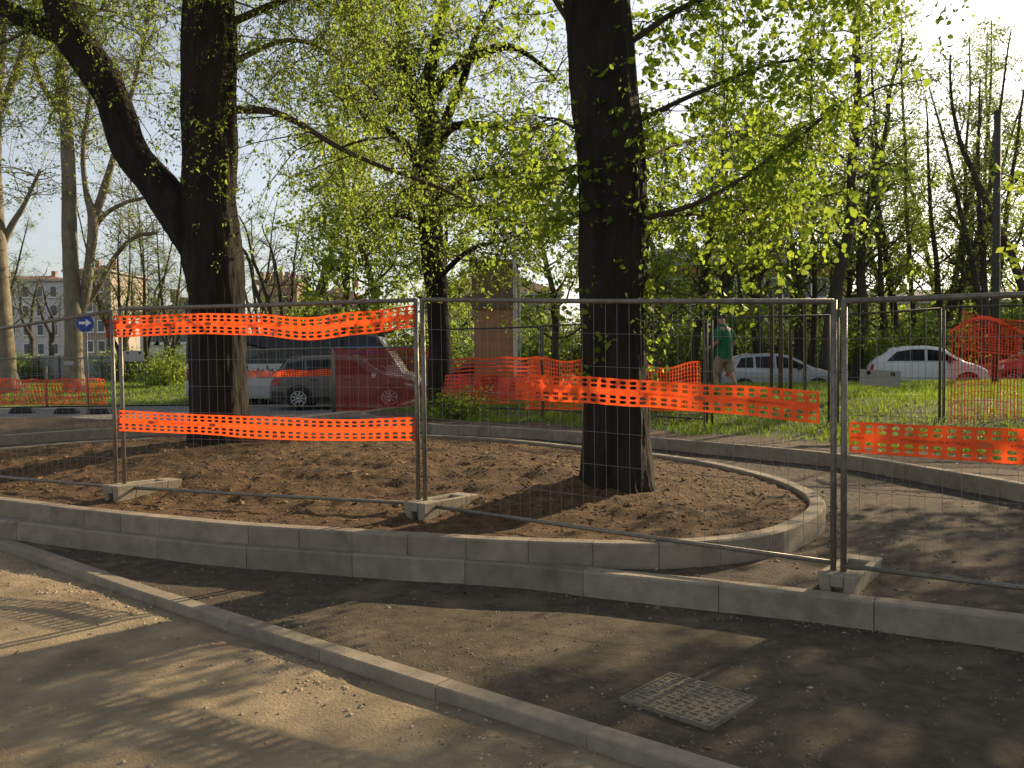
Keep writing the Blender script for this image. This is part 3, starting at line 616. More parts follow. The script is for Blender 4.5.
for x, Y, z0, z1, lb, r_ in stks:
    g = G(x, Y); o = MB().tube([(g[0], g[1], z0), (g[0]+.01, g[1], (z0+z1)/2), (g[0]-.01, g[1], z1)], [r_, r_*.95, r_*.9], 8).build('wooden_stake', M['wood'], org=(g[0], g[1], z0)); tag(o, lb, 'stake', 'wooden stakes on the lawn')
# boards on fences
def board(c, wd, ht, tilt, label, nrm=(0, -1), dots=True):
    root = empty('notice_board', tuple(c), label, 'board'); a = math.atan2(-nrm[0]*-1, 1)*0
    ct, st = math.cos(tilt), math.sin(tilt)
    def q(x, z, y): return (c[0]+x*ct-z*st, c[1]+y, c[2]+x*st+z*ct)
    mb = MB(); v = [q(x, z, y) for y in (-.012, .0) for (x, z) in ((-wd/2, -ht/2), (wd/2, -ht/2), (wd/2, ht/2), (-wd/2, ht/2))]
    mb.add(v, [(0, 1, 2, 3), (7, 6, 5, 4), (0, 4, 5, 1), (1, 5, 6, 2), (2, 6, 7, 3), (3, 7, 4, 0)]); mb.build('panel', M['dull_board'], root)
    if dots:
        for sx in (-.3, .3):
            cc = q(sx*wd, ht*.3, -.02); MB().disc(cc, .035*wd+.012, 'y', 12, .012).build('fixing', M['black_trim'], root)
    return root
board(Q(880, 378, 14.55), .68, .26, R(-4), 'tilted grey board hung on the fence on the lawn, before the white car')
board(Q(134, 356, 24.0), .55, .29, 0, 'small grey plate with two dark fixings, left of the forked tree')
board(Q(69, 363, 29.1), .33, .12, 0, 'tiny pale plate on the fence below the blue arrow sign', dots=False)
# ---------------------------------------------------------------- cover plate in the road
gc = [P(628, 694, .02), P(672, 672, .02), P(745, 703, .02), P(714, 719, .02)]
c0 = (gc[0]+gc[1]+gc[2]+gc[3])/4; ex = (gc[1]-gc[0]).normalized(); ey = Vector((ex.y, -ex.x, 0))
def gq(x, y, z): p = c0+ex*x+ey*y; return (p.x, p.y, z)
root = empty('drain_cover', (c0.x, c0.y, 0), 'square patterned drain cover set into the dirt road near the gutter', 'drain cover')
def gbox(mb, x0, x1, y0, y1, z0, z1):
    v = [gq(x, y, z) for z in (z0, z1) for x, y in ((x0, y0), (x1, y0), (x1, y1), (x0, y1))]
    return mb.add(v, [(0, 1, 2, 3), (7, 6, 5, 4), (0, 4, 5, 1), (1, 5, 6, 2), (2, 6, 7, 3), (3, 7, 4, 0)])
gbox(MB(), -.22, .22, -.25, .25, -.05, .010).build('plate', M['grate'], root)
fr = MB()
for a in ((-.235, .235, -.265, -.252), (-.235, .235, .252, .265), (-.235, -.222, -.2519, .2519), (.222, .235, -.2519, .2519)): gbox(fr, *a, -.05, .015)
fr.build('frame', M['grate'], root)
rb_ = MB()
for i in range(9):
    for j in range(10):
        x = -.196+i*.049; y = -.225+j*.05
        if (i+j) % 2: gbox(rb_, x-.019, x+.019, y-.008, y+.008, .0105, .016)
        else: gbox(rb_, x-.007, x+.007, y-.02, y+.02, .0105, .016)
rb_.build('raised_pattern', M['grate'], root)
# ================================================================ VEHICLES
def interp(xs, pts): a = np.array(pts); return np.interp(xs, a[:, 0], a[:, 1])
def vehicle(name, label, cat, L, W, outline, belt, H, wheels, wr, windows, screens, body, sill=.22, tum=.16, lights=(), extras=None, trim=None, nst=46, round_end=.16, group=None, spokes=7, two=None):
    """x forward; outline: (x,z) upper silhouette rear to front"""
    root = empty(name, (0, 0, 0), label, cat, group)
    def taper(x):
        e = np.clip((np.abs(x)-(L/2-.55))/.55, 0, 1); return 1-round_end*e**2.2
    def hw(x, z): return W/2*taper(np.asarray(x, float))*(1-tum*np.clip((z-belt)/(H-belt), 0, 1)**1.15)*(1-.05*np.clip((.45-z)/.3, 0, 1))
    xs = np.unique(np.concatenate([np.linspace(-L/2, L/2, nst), [p[0] for p in outline]]))
    fr = np.array([0, .06, .2, .4, .58, .74, .86, .94, .985, 1.0]); ins = np.array([.96, 1, 1, 1, 1, 1, .995, .97, .90, .80])
    V = []; n = len(fr)
    for x in xs:
        top = interp([x], outline)[0]; zb = sill+.10*np.clip((abs(x)-(L/2-.5))/.5, 0, 1)
        z = zb+(top-zb)*fr; y = hw(x, z)*ins
        for yy, zz in zip(y, z): V.append((x, -yy, zz))
        V.append((x, 0, top+.012))
        for yy, zz in list(zip(y, z))[::-1]: V.append((x, yy, zz))
    k = 2*n+1; Fc = []
    for i in range(len(xs)-1):
        for j in range(k-1): Fc.append((i*k+j, (i+1)*k+j, (i+1)*k+j+1, i*k+j+1))
        Fc.append((i*k, i*k+k-1, (i+1)*k+k-1, (i+1)*k))
    Fc.append(tuple(range(k))[::-1]); Fc.append(tuple((len(xs)-1)*k+j for j in range(k)))
    mb = MB(); mb.add(V, Fc); bo = mb.build('body', body, root, True)
    if two is not None:
        bo.data.materials.append(two[1])
        for p in bo.data.polygons:
            if p.center.z > two[0]: p.material_index = 1
    md = bo.modifiers.new('split', 'EDGE_SPLIT'); md.split_angle = R(38)
    def side(poly, sy, th=.008, base=.004):
        P_ = np.array(poly); cxz = P_.mean(0); V = [];
        # refine the polygon edge, fan to the centre
        E = []
        for i in range(len(P_)):
            a, b = P_[i], P_[(i+1) % len(P_)]
            for t in np.linspace(0, 1, 5)[:-1]: E.append(a+(b-a)*t)
        E = np.array(E); ring1 = [(x, sy*(hw(x, z)*1.0+th), z) for x, z in E]; ring0 = [(x, sy*(hw(x, z)-.03), z) for x, z in E]
        c = (cxz[0], sy*(hw(*cxz)+th), cxz[1]); m_ = len(E)
        Fc = [(i, (i+1) % m_, 2*m_) for i in range(m_)]+[(i, m_+i, m_+(i+1) % m_, (i+1) % m_) for i in range(m_)]
        return ring1+ring0+[c], Fc
    for poly in windows:
        for sy in (-1, 1): MB().add(*side(poly, sy)).build('side_window', M['glass'], root)
    for (x0, z0, x1, z1, nm) in screens:
        d = Vector((x1-x0, z1-z0)).normalized(); nx, nz = -d.y, d.x
        if nz < 0: nx, nz = -nx, -nz
        V = []
        for t in np.linspace(0, 1, 5):
            x = x0+(x1-x0)*t; z = z0+(z1-z0)*t
            for f in np.linspace(-1, 1, 7):
                y = f*hw(x, z)*.86; V.append((x+nx*(.012+.012*(1-f*f)), y, z+nz*(.012+.012*(1-f*f))))
        MB().add(V, [(i*7+j, i*7+j+1, i*7+j+8, i*7+j+7) for i in range(4) for j in range(6)]).build(nm, M['glass'], root, True)
    for xw in wheels:
        for sy in (-1, 1):
            yw = sy*(W/2-.10); a = []
            arc = [(xw+(wr+.07)*math.cos(t), wr+(wr+.07)*math.sin(t)) for t in np.linspace(R(-20), R(200), 16)]
            MB().add(*side(arc, sy, .006)).build('wheel_arch', M['black_trim'], root)
            wh = empty('wheel', (xw, yw, wr)); wh.parent = root; ORG[wh.name] = Vector((xw, yw, wr))
            t = MB(); pr = [(wr*.62, -.09), (wr*.93, -.10), (wr, -.06), (wr, .06), (wr*.93, .125), (wr*.66, .125)]; V = []; Fc = []; q = 28
            for i in range(q):
                an = 2*math.pi*i/q
                for r_, yy in pr: V.append((xw+r_*math.cos(an), yw+sy*yy, wr+r_*math.sin(an)))
            for i in range(q):
                for j in range(len(pr)-1): Fc.append((i*6+j, ((i+1) % q)*6+j, ((i+1) % q)*6+j+1, i*6+j+1))
            t.add(V, Fc).build('tyre', M['rubber'], wh, True)
            r = MB(); r.disc((xw, yw+sy*.05, wr), wr*.64, 'y', 28, .03)
            r2 = MB()
            for i in range(spokes):
                an = 2*math.pi*i/spokes; c_ = (xw+wr*.34*math.cos(an), yw+sy*.115, wr+wr*.34*math.sin(an)); r2.box(c_, (wr*.56, .03, wr*.13), 0, 1, -an)
            r2.disc((xw, yw+sy*.115, wr), wr*.15, 'y', 14, .045)
            r2.tube([(xw+wr*.63*math.cos(i*2*math.pi/24), yw+sy*.12, wr+wr*.63*math.sin(i*2*math.pi/24)) for i in range(25)], .018, 6, False)
            r2.build('rim', M['alloy'], wh, True); r.build('brake_disc', M['black_trim'], wh, True)
    for (poly, mt, nm) in lights:
        for sy in (-1, 1): MB().add(*side(poly, sy, .014)).build(nm, M[mt], root)
    if trim:
        for poly in trim:
            for sy in (-1, 1): MB().add(*side(poly, sy, .012)).build('trim', M['black_trim'], root)
    if extras: extras(root, hw)
    return root
def mirrors(x, z, mt):
    def f(root, hw):
        for sy in (-1, 1): MB().box((x, sy*(hw(x, z)+.09), z), (.14, .2, .13), 0, .75).build('mirror', mt, root)
    return f
PAINT = {'suv': paint('grey_metal_paint', (.085, .08, .075), coat=.25), 'white': paint('white_car_paint', (.72, .73, .74)), 'silver': paint('silver_paint', (.42, .44, .47), metal=.3), 'red': paint('red_car_paint', (.42, .03, .03)), 'bus': paint('bus_white', (.46, .46, .45)), 'black': paint('black_band_paint', (.015, .016, .018), coat=.2), 'dark': paint('dark_car_paint', (.05, .055, .065))}
# SUV
def suv_ex(root, hw):
    mirrors(.95, 1.08, PAINT['white'])(root, hw)
    for sy in (-1, 1):
        MB().tube([(-1.75, sy*.62, 1.66), (-1.6, sy*.62, 1.70), (.15, sy*.62, 1.73), (.45, sy*.62, 1.67)], .022, 6).build('roof_rail', M['steel'], root, True)
        for x in (-.95, .1): MB().box((x, sy*(hw(x, .95)+.012), .96), (.2, .03, .035)).build('door_handle', M['black_trim'], root)
suv_out = [(-2.38, .62), (-2.36, .95), (-2.22, 1.08), (-2.06, 1.30), (-1.82, 1.62), (-1.3, 1.70), (-.4, 1.73), (.3, 1.68), (.62, 1.58), (1.32, 1.12), (1.75, 1.04), (2.15, .95), (2.34, .80), (2.38, .55)]
suv = vehicle('parked_suv', 'grey suv with roof rails parked behind the fence, right of the forked tree', 'car', 4.76, 1.93, suv_out, 1.03, 1.73, (-1.44, 1.42), .37,
    [[(-2.0, 1.10), (-1.78, 1.50), (-1.28, 1.57), (-1.22, 1.10)], [(-1.14, 1.10), (-1.18, 1.58), (-.4, 1.60), (-.36, 1.10)], [(-.26, 1.10), (-.28, 1.60), (.28, 1.55), (.9, 1.13)]],
    [(-2.2, 1.12, -1.9, 1.55, 'rear_window'), (.66, 1.55, 1.28, 1.16, 'windscreen')], PAINT['suv'],
    lights=[([(-2.32, .80), (-2.2, 1.04), (-1.98, .98), (-2.06, .82)], 'tail', 'tail_lamp'), ([(2.3, .72), (1.9, .86), (1.95, .74)], 'lens', 'headlight')],
    trim=[[(-2.30, .32), (-2.3, .62), (-1.9, .58), (-1.86, .32)], [(-1.0, .28), (-1.0, .44), (.98, .44), (.98, .28)], [(1.9, .32), (1.95, .58), (2.28, .6), (2.3, .34)]], extras=suv_ex, spokes=9)
q = Q(345, 400, 28.0); suv.location = (q.x, 28.6, .02); suv.rotation_euler.z = R(3)
# minibus
def bus_ex(root, hw):
    # flowing dark lettering drawn as a brush line, as illegible as in the photo
    rg = random.Random(5); pts = []; x = -.0
    for sy in (-1,):
        segs = []
        for wd in ((-1.95, -1.35), (-1.25, -.15)):
            t = np.linspace(0, 1, 70); xx = wd[0]+(wd[1]-wd[0])*t
            zz = 1.22+.045*np.sin(t*(wd[1]-wd[0])*34)+.035*np.sin(t*9+1)+np.where(t < .12, .12*np.sin(t/.12*math.pi), 0)
            xx = xx+.03*np.cos(t*(wd[1]-wd[0])*34)
            segs.append([(a, sy*(float(hw(a, b))+.006), b) for a, b in zip(xx, zz)])
        mb = MB()
        for s in segs: mb.tube(s, .016, 4)
        mb.tube([(a, sy*(float(hw(a, .98))+.006), .98+.03*math.sin(a*2)) for a in np.linspace(-1.5, -.3, 12)], .008, 4)
        mb.build('script_lettering', M['ink'], root)
    MB().box((2.15, -(float(hw(2.15, 1.95))+.012), 1.92), (1.05, .016, .30)).build('window_sign', M['blue_sign'], root)
    MB().box((2.25, -(float(hw(2.15, 1.95))+.022), 1.93), (.42, .006, .11)).build('sign_mark', M['dull_board'], root)
    mirrors(3.05, 1.5, M['black_trim'])(root, hw)
    pl = MB()
    for x in (-3.2, -1.5, .1, 1.45): pl.box((x, -(float(hw(x, 1.9))+.012), 1.92), (.07, .012, .72))
    pl.build('window_pillar', M['black_trim'], root)
bus_out = [(-4.12, .7), (-4.1, 2.3), (-3.95, 2.46), (-2, 2.52), (2.2, 2.50), (2.75, 2.38), (3.35, 1.55), (3.62, 1.10), (4.0, 1.0), (4.12, .8), (4.14, .5)]
bus = vehicle('minibus', 'white minibus with black window band and dark script, behind the grey suv', 'minibus', 8.28, 2.1, bus_out, 1.4, 2.52, (-2.35, 2.85), .38,
    [[(-4.0, 1.46), (-3.98, 2.36), (2.25, 2.36), (2.5, 1.46)], [(2.6, 1.36), (2.40, 2.30), (2.6, 2.28), (3.22, 1.36)]], [(2.85, 2.27, 3.5, 1.22, 'windscreen')], PAINT['bus'], two=(1.44, PAINT['black']), tum=.08, round_end=.1,
    lights=[([(4.05, .75), (3.72, .95), (3.8, .72)], 'lens', 'headlight'), ([(-4.08, .9), (-4.08, 1.3), (-3.98, 1.3), (-3.98, .9)], 'tail', 'tail_lamp')], extras=bus_ex)
q = Q(299, 380, 31.5); bus.location = (q.x+.2, 32.0, .02); bus.rotation_euler.z = R(1)
# silver hatchback
sil_out = [(-1.98, .55), (-1.98, .85), (-1.9, .98), (-1.55, 1.40), (-1.2, 1.50), (-.3, 1.52), (.35, 1.44), (1.15, 1.02), (1.75, .86), (1.96, .68), (1.98, .5)]
sil = vehicle('parked_hatchback', 'silver five door hatchback parked beyond the lawn, beside the green shirted person', 'car', 3.97, 1.7, sil_out, .95, 1.52, (-1.22, 1.25), .30,
    [[(-1.5, 1.03), (-1.32, 1.36), (-.92, 1.40), (-.9, 1.02)], [(-.82, 1.02), (-.84, 1.41), (-.22, 1.42), (-.2, 1.0)], [(-.12, 1.0), (-.14, 1.42), (.33, 1.34), (.95, 1.0)]],
    [(-1.84, 1.05, -1.58, 1.36, 'rear_window'), (.45, 1.39, 1.08, 1.07, 'windscreen')], PAINT['silver'],
    lights=[([(-1.86, .72), (-1.80, 1.02), (-1.62, 1.28), (-1.58, 1.15), (-1.72, .72)], 'tail', 'tail_lamp'), ([(1.9, .68), (1.5, .85), (1.6, .7)], 'lens', 'headlight')], extras=mirrors(.62, 1.02, M['black_trim']))
q = Q(777, 370, 31.0); sil.location = (q.x, 31.0, .14); sil.rotation_euler.z = R(-9)
# white three-door
wh_out = [(-1.78, .5), (-1.80, .80), (-1.70, .95), (-1.52, 1.12), (-1.10, 1.43), (-.7, 1.49), (0, 1.50), (.45, 1.42), (1.05, 1.0), (1.45, .88), (1.72, .70), (1.78, .5)]
whc = vehicle('parked_small_car', 'small white rounded three door car parked beyond the lawn behind the tilted board', 'car', 3.58, 1.63, wh_out, .95, 1.50, (-1.15, 1.15), .30,
    [[(-1.22, 1.02), (-.92, 1.32), (-.45, 1.39), (-.1, 1.39), (-.1, 1.02)], [(-.02, 1.02), (-.02, 1.39), (.36, 1.34), (.86, 1.02)]],
    [(-1.44, 1.19, -1.18, 1.37, 'rear_window'), (.53, 1.36, .98, 1.06, 'windscreen')], PAINT['white'],
    lights=[([(-1.76, .72), (-1.68, .92), (-1.60, .92), (-1.64, .72)], 'tail', 'tail_lamp'), ([(1.66, .68), (1.36, .83), (1.45, .68)], 'lens', 'headlight')], extras=mirrors(.62, 1.02, M['black_trim']))
q = Q(927, 366, 28.6); whc.location = (q.x, 28.7, .36); whc.rotation_euler.z = R(-20)
# red car, facing left
red = vehicle('parked_saloon', 'red car with its nose beside the white car, behind the sagging red net', 'car', 4.2, 1.72, [(-2.1, .5), (-2.1, .85), (-1.9, .98), (-1.5, 1.36), (-1.1, 1.46), (-.2, 1.48), (.4, 1.40), (1.15, 1.0), (1.8, .86), (2.08, .66), (2.1, .48)], .95, 1.48, (-1.3, 1.32), .31,
    [[(-1.3, 1.02), (-1.1, 1.34), (-.8, 1.38), (-.75, 1.02)], [(-.65, 1.02), (-.65, 1.38), (-.15, 1.38), (-.12, 1.0)], [(-.02, 1.0), (-.05, 1.38), (.38, 1.31), (.95, 1.0)]],
    [(-1.84, 1.06, -1.56, 1.3, 'rear_window'), (.5, 1.35, 1.08, 1.06, 'windscreen')], PAINT['red'],
    lights=[([(2.0, .66), (1.55, .84), (1.62, .66)], 'lens', 'headlight'), ([(-2.0, .72), (-1.96, .94), (-1.8, .94), (-1.85, .72)], 'tail', 'tail_lamp')], extras=mirrors(.66, 1.02, PAINT['red']))
q = Q(985, 366, 29.5); red.location = (q.x+2.15, 29.4, .38); red.rotation_euler.z = R(163)
# dark car glimpsed behind the netting
drk = copy_tree(sil); drk['label'] = 'dark car glimpsed behind the netting between the roll and brown pillar'
for ch in drk.children:
    if ch.name.startswith('body'): ch.data = ch.data.copy(); ch.data.materials[0] = PAINT['dark']
q = Q(478, 380, 30); drk.location = (q.x, 30.2, .02); drk.rotation_euler.z = R(180)
# ================================================================ PERSON
def skin_mesh(J, E, root_i, lev=1):
    me = bpy.data.meshes.new('tmp'); me.from_pydata([j[:3] for j in J], E, []); o = bpy.data.objects.new('tmp', me); COL.objects.link(o)
    o.modifiers.new('s', 'SKIN'); sk = me.skin_vertices[0].data
    for i, j in enumerate(J):
        r_ = j[3] if isinstance(j[3], tuple) else (j[3], j[3]); sk[i].radius = r_; sk[i].use_root = (i == root_i)
    sb = o.modifiers.new('u', 'SUBSURF'); sb.levels = lev; sb.render_levels = lev
    dg = bpy.context.evaluated_depsgraph_get(); m2 = bpy.data.meshes.new_from_object(o.evaluated_get(dg))
    bpy.data.objects.remove(o); bpy.data.meshes.remove(me); return m2
def skin_obj(name, J, E, root_i, m, parent, lev=2):
    me = skin_mesh(J, E, root_i, lev); me.name = name; me.materials.clear(); me.materials.append(m)
    me.polygons.foreach_set('use_smooth', np.ones(len(me.polygons), dtype=bool))
    o = bpy.data.objects.new(name, me); COL.objects.link(o); o.parent = parent; return o
pq = Q(724, 350, 20.0); pz = float(zlawn(np.array([pq.x]), np.array([20.0]))[0])
per = empty('person', (pq.x, 20.0, pz), 'person in green t-shirt and khaki shorts walking on the lawn beside the silver hatchback', 'person')
# x: to the right of the photo; the figure walks to the left (facing -x)
J = [(0, 0, .98, (.15, .11)), (.0, 0, 1.2, (.145, .105)), (-.02, 0, 1.42, (.16, .10)), (-.045, 0, 1.55, .055), (-.075, 0, 1.64, (.08, .075)), (-.085, 0, 1.74, (.085, .08)),
     (-.03, -.19, 1.44, .06), (.02, -.25, 1.18, .045), (-.18, -.24, 1.05, .036), (-.24, -.23, 1.03, .03),
     (.0, .19, 1.44, .06), (.1, .24, 1.18, .045), (.02, .24, .98, .036), (-.02, .24, .92, .03),
     (-.02, -.1, .92, .085), (-.16, -.11, .52, .06), (-.10, -.11, .10, .042), (-.24, -.12, .04, .035),
     (.03, .1, .92, .085), (.08, .11, .52, .06), (.26, .11, .14, .042), (.15, .12, .05, .035), (-.16, 0, 1.67, .03)]
E = [(0, 1), (1, 2), (2, 3), (3, 4), (4, 5), (2, 6), (6, 7), (7, 8), (8, 9), (2, 10), (10, 11), (11, 12), (12, 13), (0, 14), (14, 15), (15, 16), (16, 17), (0, 18), (18, 19), (19, 20), (20, 21), (4, 22)]
skin_obj('body', J, E, 0, M['skin'], per)
def loft(mb, rings, n=20):
    V = []
    for z, cx_, cy_, rx, ry in rings: V += [(cx_+rx*math.cos(a), cy_+ry*math.sin(a), z) for a in np.linspace(0, 2*math.pi, n, endpoint=False)]
    return mb.add(V, [(r*n+k, r*n+(k+1) % n, (r+1)*n+(k+1) % n, (r+1)*n+k) for r in range(len(rings)-1) for k in range(n)])
sm = MB(); loft(sm, [(.80, .01, 0, .165, .20), (.92, 0, 0, .168, .198), (1.05, 0, 0, .165, .192), (1.2, -.01, 0, .165, .196), (1.34, -.02, 0, .155, .206), (1.43, -.03, 0, .125, .185), (1.50, -.04, 0, .105, .13), (1.56, -.05, 0, .085, .085)])
for sy, pth in ((-1, [(-.03, -.13, 1.43), (-.02, -.20, 1.40), (.0, -.235, 1.30), (.015, -.255, 1.2)]), (1, [(-.03, .13, 1.43), (-.01, .20, 1.40), (.04, .235, 1.30), (.085, .25, 1.2)])): sm.tube(pth, [.075, .088, .084, .08], 12, False)
so2 = sm.build('shirt', M['shirt'], per, True, org=(0, 0, 0))
sh_ = MB(); loft(sh_, [(1.0, 0, 0, .150, .165), (.9, 0, 0, .158, .185), (.8, .005, 0, .155, .195), (.74, .005, 0, .13, .17)])
sh_.tube([(-.01, -.095, .84), (-.07, -.105, .68), (-.125, -.11, .52)], [.118, .118, .115], 14, False); sh_.tube([(.02, .095, .84), (.05, .105, .68), (.075, .11, .52)], [.118, .118, .115], 14, False)
sh_.build('shorts', M['shorts'], per, True, org=(0, 0, 0))
skin_obj('hair', [(-.075, 0, 1.765, (.105, .10)), (-.02, 0, 1.69, (.095, .10))], [(0, 1)], 0, M['hair'], per)
skin_obj('shoe', [(-.09, -.11, .06, .05), (-.27, -.12, .035, .042)], [(0, 1)], 0, M['shoe'], per)
skin_obj('shoe', [(.27, .11, .10, .05), (.12, .12, .045, .042)], [(0, 1)], 0, M['shoe'], per)
gl = [(-.22, -.235, 1.035, .042), (-.29, -.225, 1.02, .04)]; ge = [(0, 1)]
for i, dz in enumerate((.03, .01, -.012, -.03)): gl += [(-.34, -.225, 1.02+dz, .011), (-.37+.004*i, -.205, 1.005+dz, .01)]; ge += [(1, 2+2*i), (2+2*i, 3+2*i)]
gl += [(-.28, -.19, 1.06, .013)]; ge += [(1, len(gl)-1)]
skin_obj('glove', gl, ge, 0, M['glove'], per, 1)
per.rotation_euler.z = R(-50); per.scale = (1.04, 1.04, 1.04)
# ================================================================ STREET FURNITURE, PILLAR, BUILDINGS
q = Q(86, 323, 26.5); root = empty('road_sign', (q.x, 26.5, .05), 'round blue sign with a white right arrow on a thin pole at left', 'road sign')
MB().tube([(q.x, 26.5, .05), (q.x, 26.5, q.z+.28)], .032, 10).build('pole', M['steel'], root, True)
MB().disc((q.x, 26.44, q.z), .29, 'y', 32, .02).build('disc', M['blue_sign'], root)
rim = MB(); rim.tube([(q.x+.278*math.cos(i*math.pi/16), 26.428, q.z+.278*math.sin(i*math.pi/16)) for i in range(33)], .008, 5, False); rim.build('rim', M['dull_board'], root)
ar = MB(); ar.add([(q.x+a, y, q.z+b) for y in (26.424, 26.429) for a, b in ((-.19, -.04), (.03, -.04), (.03, -.115), (.2, 0), (.03, .115), (.03, .04), (-.19, .04))], [(0, 1, 5, 6), (2, 3, 4), (7, 13, 12, 8), (9, 11, 10)])
ar.build('arrow', M['white'], root)
q = Q(516, 400, 24.5)
root = empty('lamp_post', (q.x, 24.5, .3), 'slender pale sunlit lamp post right of the brown pillar', 'lamp post')
MB().tube([(q.x, 24.5, .3), (q.x, 24.5, 1.2), (q.x, 24.5, 6.4)], [.075, .06, .042], 12).build('pole', M['pole_white'], root, True)
MB().tube([(q.x+.14, 24.6, .3), (q.x+.14, 24.6, 3.9)], [.026, .022], 10).build('side_pole', M['pole_white'], root, True)
MB().tube([(q.x, 24.5, 6.35), (q.x-.1, 24.3, 6.6), (q.x-.2, 23.7, 6.68)], [.042, .04, .035], 8).build('arm', M['pole_white'], root, True)
MB().box((q.x-.21, 23.45, 6.68), (.2, .55, .1), .1, .8).build('lamp_head', M['old_steel'], root)
q = Q(995, 380, 24); zt = Q(995, 113, 24).z
root = empty('utility_pole', (q.x, 24, .6), 'tall straight dark pole against the bright sky near the right edge', 'pole')
MB().tube([(q.x, 24, .6), (q.x, 24, 4), (q.x, 24, zt)], [.105, .1, .09], 14).build('pole', M['old_steel'], root, True)
MB().disc((q.x, 24, zt+.03), .1, 'z', 14, .06).build('cap', M['old_steel'], root); MB().disc((q.x, 24, .66), .17, 'z', 14, .14).build('base', M['old_steel'], root)
# brown pillar / monument
a, b = Q(474, 300, 28), Q(517, 300, 28); pcx = (a.x+b.x)/2; pw_ = b.x-a.x; zt = Q(495, 264, 28).z; zm = Q(495, 309, 28).z
root = empty('stone_pillar', (pcx, 28, .05), 'square brown stone pillar rising behind the orange net in the middle', 'monument')
MB().box((pcx, 28.6, .35), (pw_+.5, pw_+.5, .62), -.12, .97).build('plinth', M['brown_stone'], root)
MB().box((pcx, 28.6, (.66+zm)/2), (pw_*.93, pw_*.93, zm-.66), -.12, .97).build('shaft', M['brown_stone'], root)
M['dark_stone'] = mat('dark_stone', (.22, .15, .09), (.14, .10, .06), 5, .9, bump=.3)
MB().box((pcx, 28.6, (zm+zt)/2), (pw_*1.0, pw_*1.0, zt-zm), -.12, .97).build('capital', M['dark_stone'], root)
MB().box((pcx, 28.6, zt+.07), (pw_*1.12, pw_*1.12, .14), -.12, .9).build('cap_slab', M['dark_stone'], root)
# hoarding along the far lawn at left
hA, hB = Q(-60, 370, 52), Q(190, 370, 48)
root = empty('hoarding', (hA.x, hA.y, .2), 'long grey panelled hoarding behind the far lawn at left', 'hoarding')
nP = 12; hp = MB(); hs = MB(); hc = MB()
for i in range(nP):
    a_ = hA.lerp(hB, i/nP); b_ = hA.lerp(hB, (i+1)/nP); c_ = (a_+b_)/2; ang = math.atan2(b_.y-a_.y, b_.x-a_.x); ln = (b_-a_).length
    MB().box((c_.x, c_.y, .98), (ln-.05, .06, 1.65), ang).build('panel', M['hoard'], root)
    MB().box((c_.x, c_.y-.02, 1.84), (ln-.03, .1, .06), ang).build('top_strip', M['dull_board'], root)
    MB().box((a_.x, a_.y-.06, .98), (.07, .08, 1.7), ang).build('post', M['old_steel'], root)
# buildings
def windows(root, x0, x1, y, zs, n, ww, wh_, frame='white', ang=0.0):
    """real recessed-looking windows: frame, pane, sill"""
    for z in zs:
        for i in range(n):
            x = x0+(x1-x0)*(i+.5)/n
            f = MB(); f.box((x, y-.03, z), (ww+.24, .10, wh_+.24)).build
            fo = f.build('window', M[frame], root); MB().box((x, y-.07, z), (ww, .05, wh_)).build('pane', M['window'], fo)
            MB().box((x, y-.12, z-wh_/2-.17), (ww+.4, .26, .1)).build('sill', M[frame], fo)
def block(name, label, xa, xb, Y, dep, ztop, wallm, roofm, zs, n, ww=1.0, wh_=1.7, roofh=1.6, base=-.1):
    a_ = Q(xa, 340, Y).x; b_ = Q(xb, 340, Y).x; cx_ = (a_+b_)/2
    root = empty(name, (cx_, Y+dep/2, base), label, 'building')
    MB().box((cx_, Y+dep/2, (ztop+base)/2), (b_-a_, dep, ztop-base)).build('wall', M[wallm], root)
    MB().box((cx_, Y+dep/2-.1, ztop+.14), (b_-a_+.8, dep+.8, .28)).build('cornice', M['dull_board'], root)
    rf = MB(); hx, hy = (b_-a_)/2+.5, dep/2+.5; z0, z1 = ztop+.285, ztop+.285+roofh
    rf.add([(cx_-hx, Y+dep/2-hy, z0), (cx_+hx, Y+dep/2-hy, z0), (cx_+hx, Y+dep/2+hy, z0), (cx_-hx, Y+dep/2+hy, z0), (cx_-hx+hy*.8, Y+dep/2, z1), (cx_+hx-hy*.8, Y+dep/2, z1)], [(0, 1, 5, 4), (1, 2, 5), (2, 3, 4, 5), (3, 0, 4), (3, 2, 1, 0)])
    ro = rf.build('roof', M[roofm], root)
    for t in (.3, .7): MB().box((lerp(a_, b_, t), Y+dep*.45, z1+.1), (.6, .6, 1.1)).build('chimney', M['brick'], ro)
    windows(root, a_+.6, b_-.6, Y, zs, n, ww, wh_)
    return root
zr = lambda y, Y: 1.8+(356-y)*Y/F
block('apartment_block', 'pale grey apartment block with rows of windows behind the trees at left', -40, 66, 130, 14, zr(281, 130), 'plaster', 'roof', [zr(y, 130) for y in (291, 310, 329, 348)], 7, .85, 1.5, 1.2)
block('apartment_block', 'lighter corner apartment block with ochre end, left of the forked tree', 68, 112, 118, 12, zr(272, 118), 'ochre', 'roof', [zr(y, 118) for y in (286, 306, 326, 346)], 3, .85, 1.4, 1.2)
block('low_house', 'low grey roofed house just left of the forked trunk', 140, 196, 70, 9, zr(318, 70), 'plaster', 'old_steel', [zr(335, 70)], 4, .9, 1.2, 1.6)
root = block('brick_house', 'reddish house with sloping roof behind the minibus, right of the castle tower', 292, 372, 84, 10, zr(312, 84), 'brick', 'roof', [zr(325, 84), zr(342, 84)], 3, .8, 1.2, 2.4)
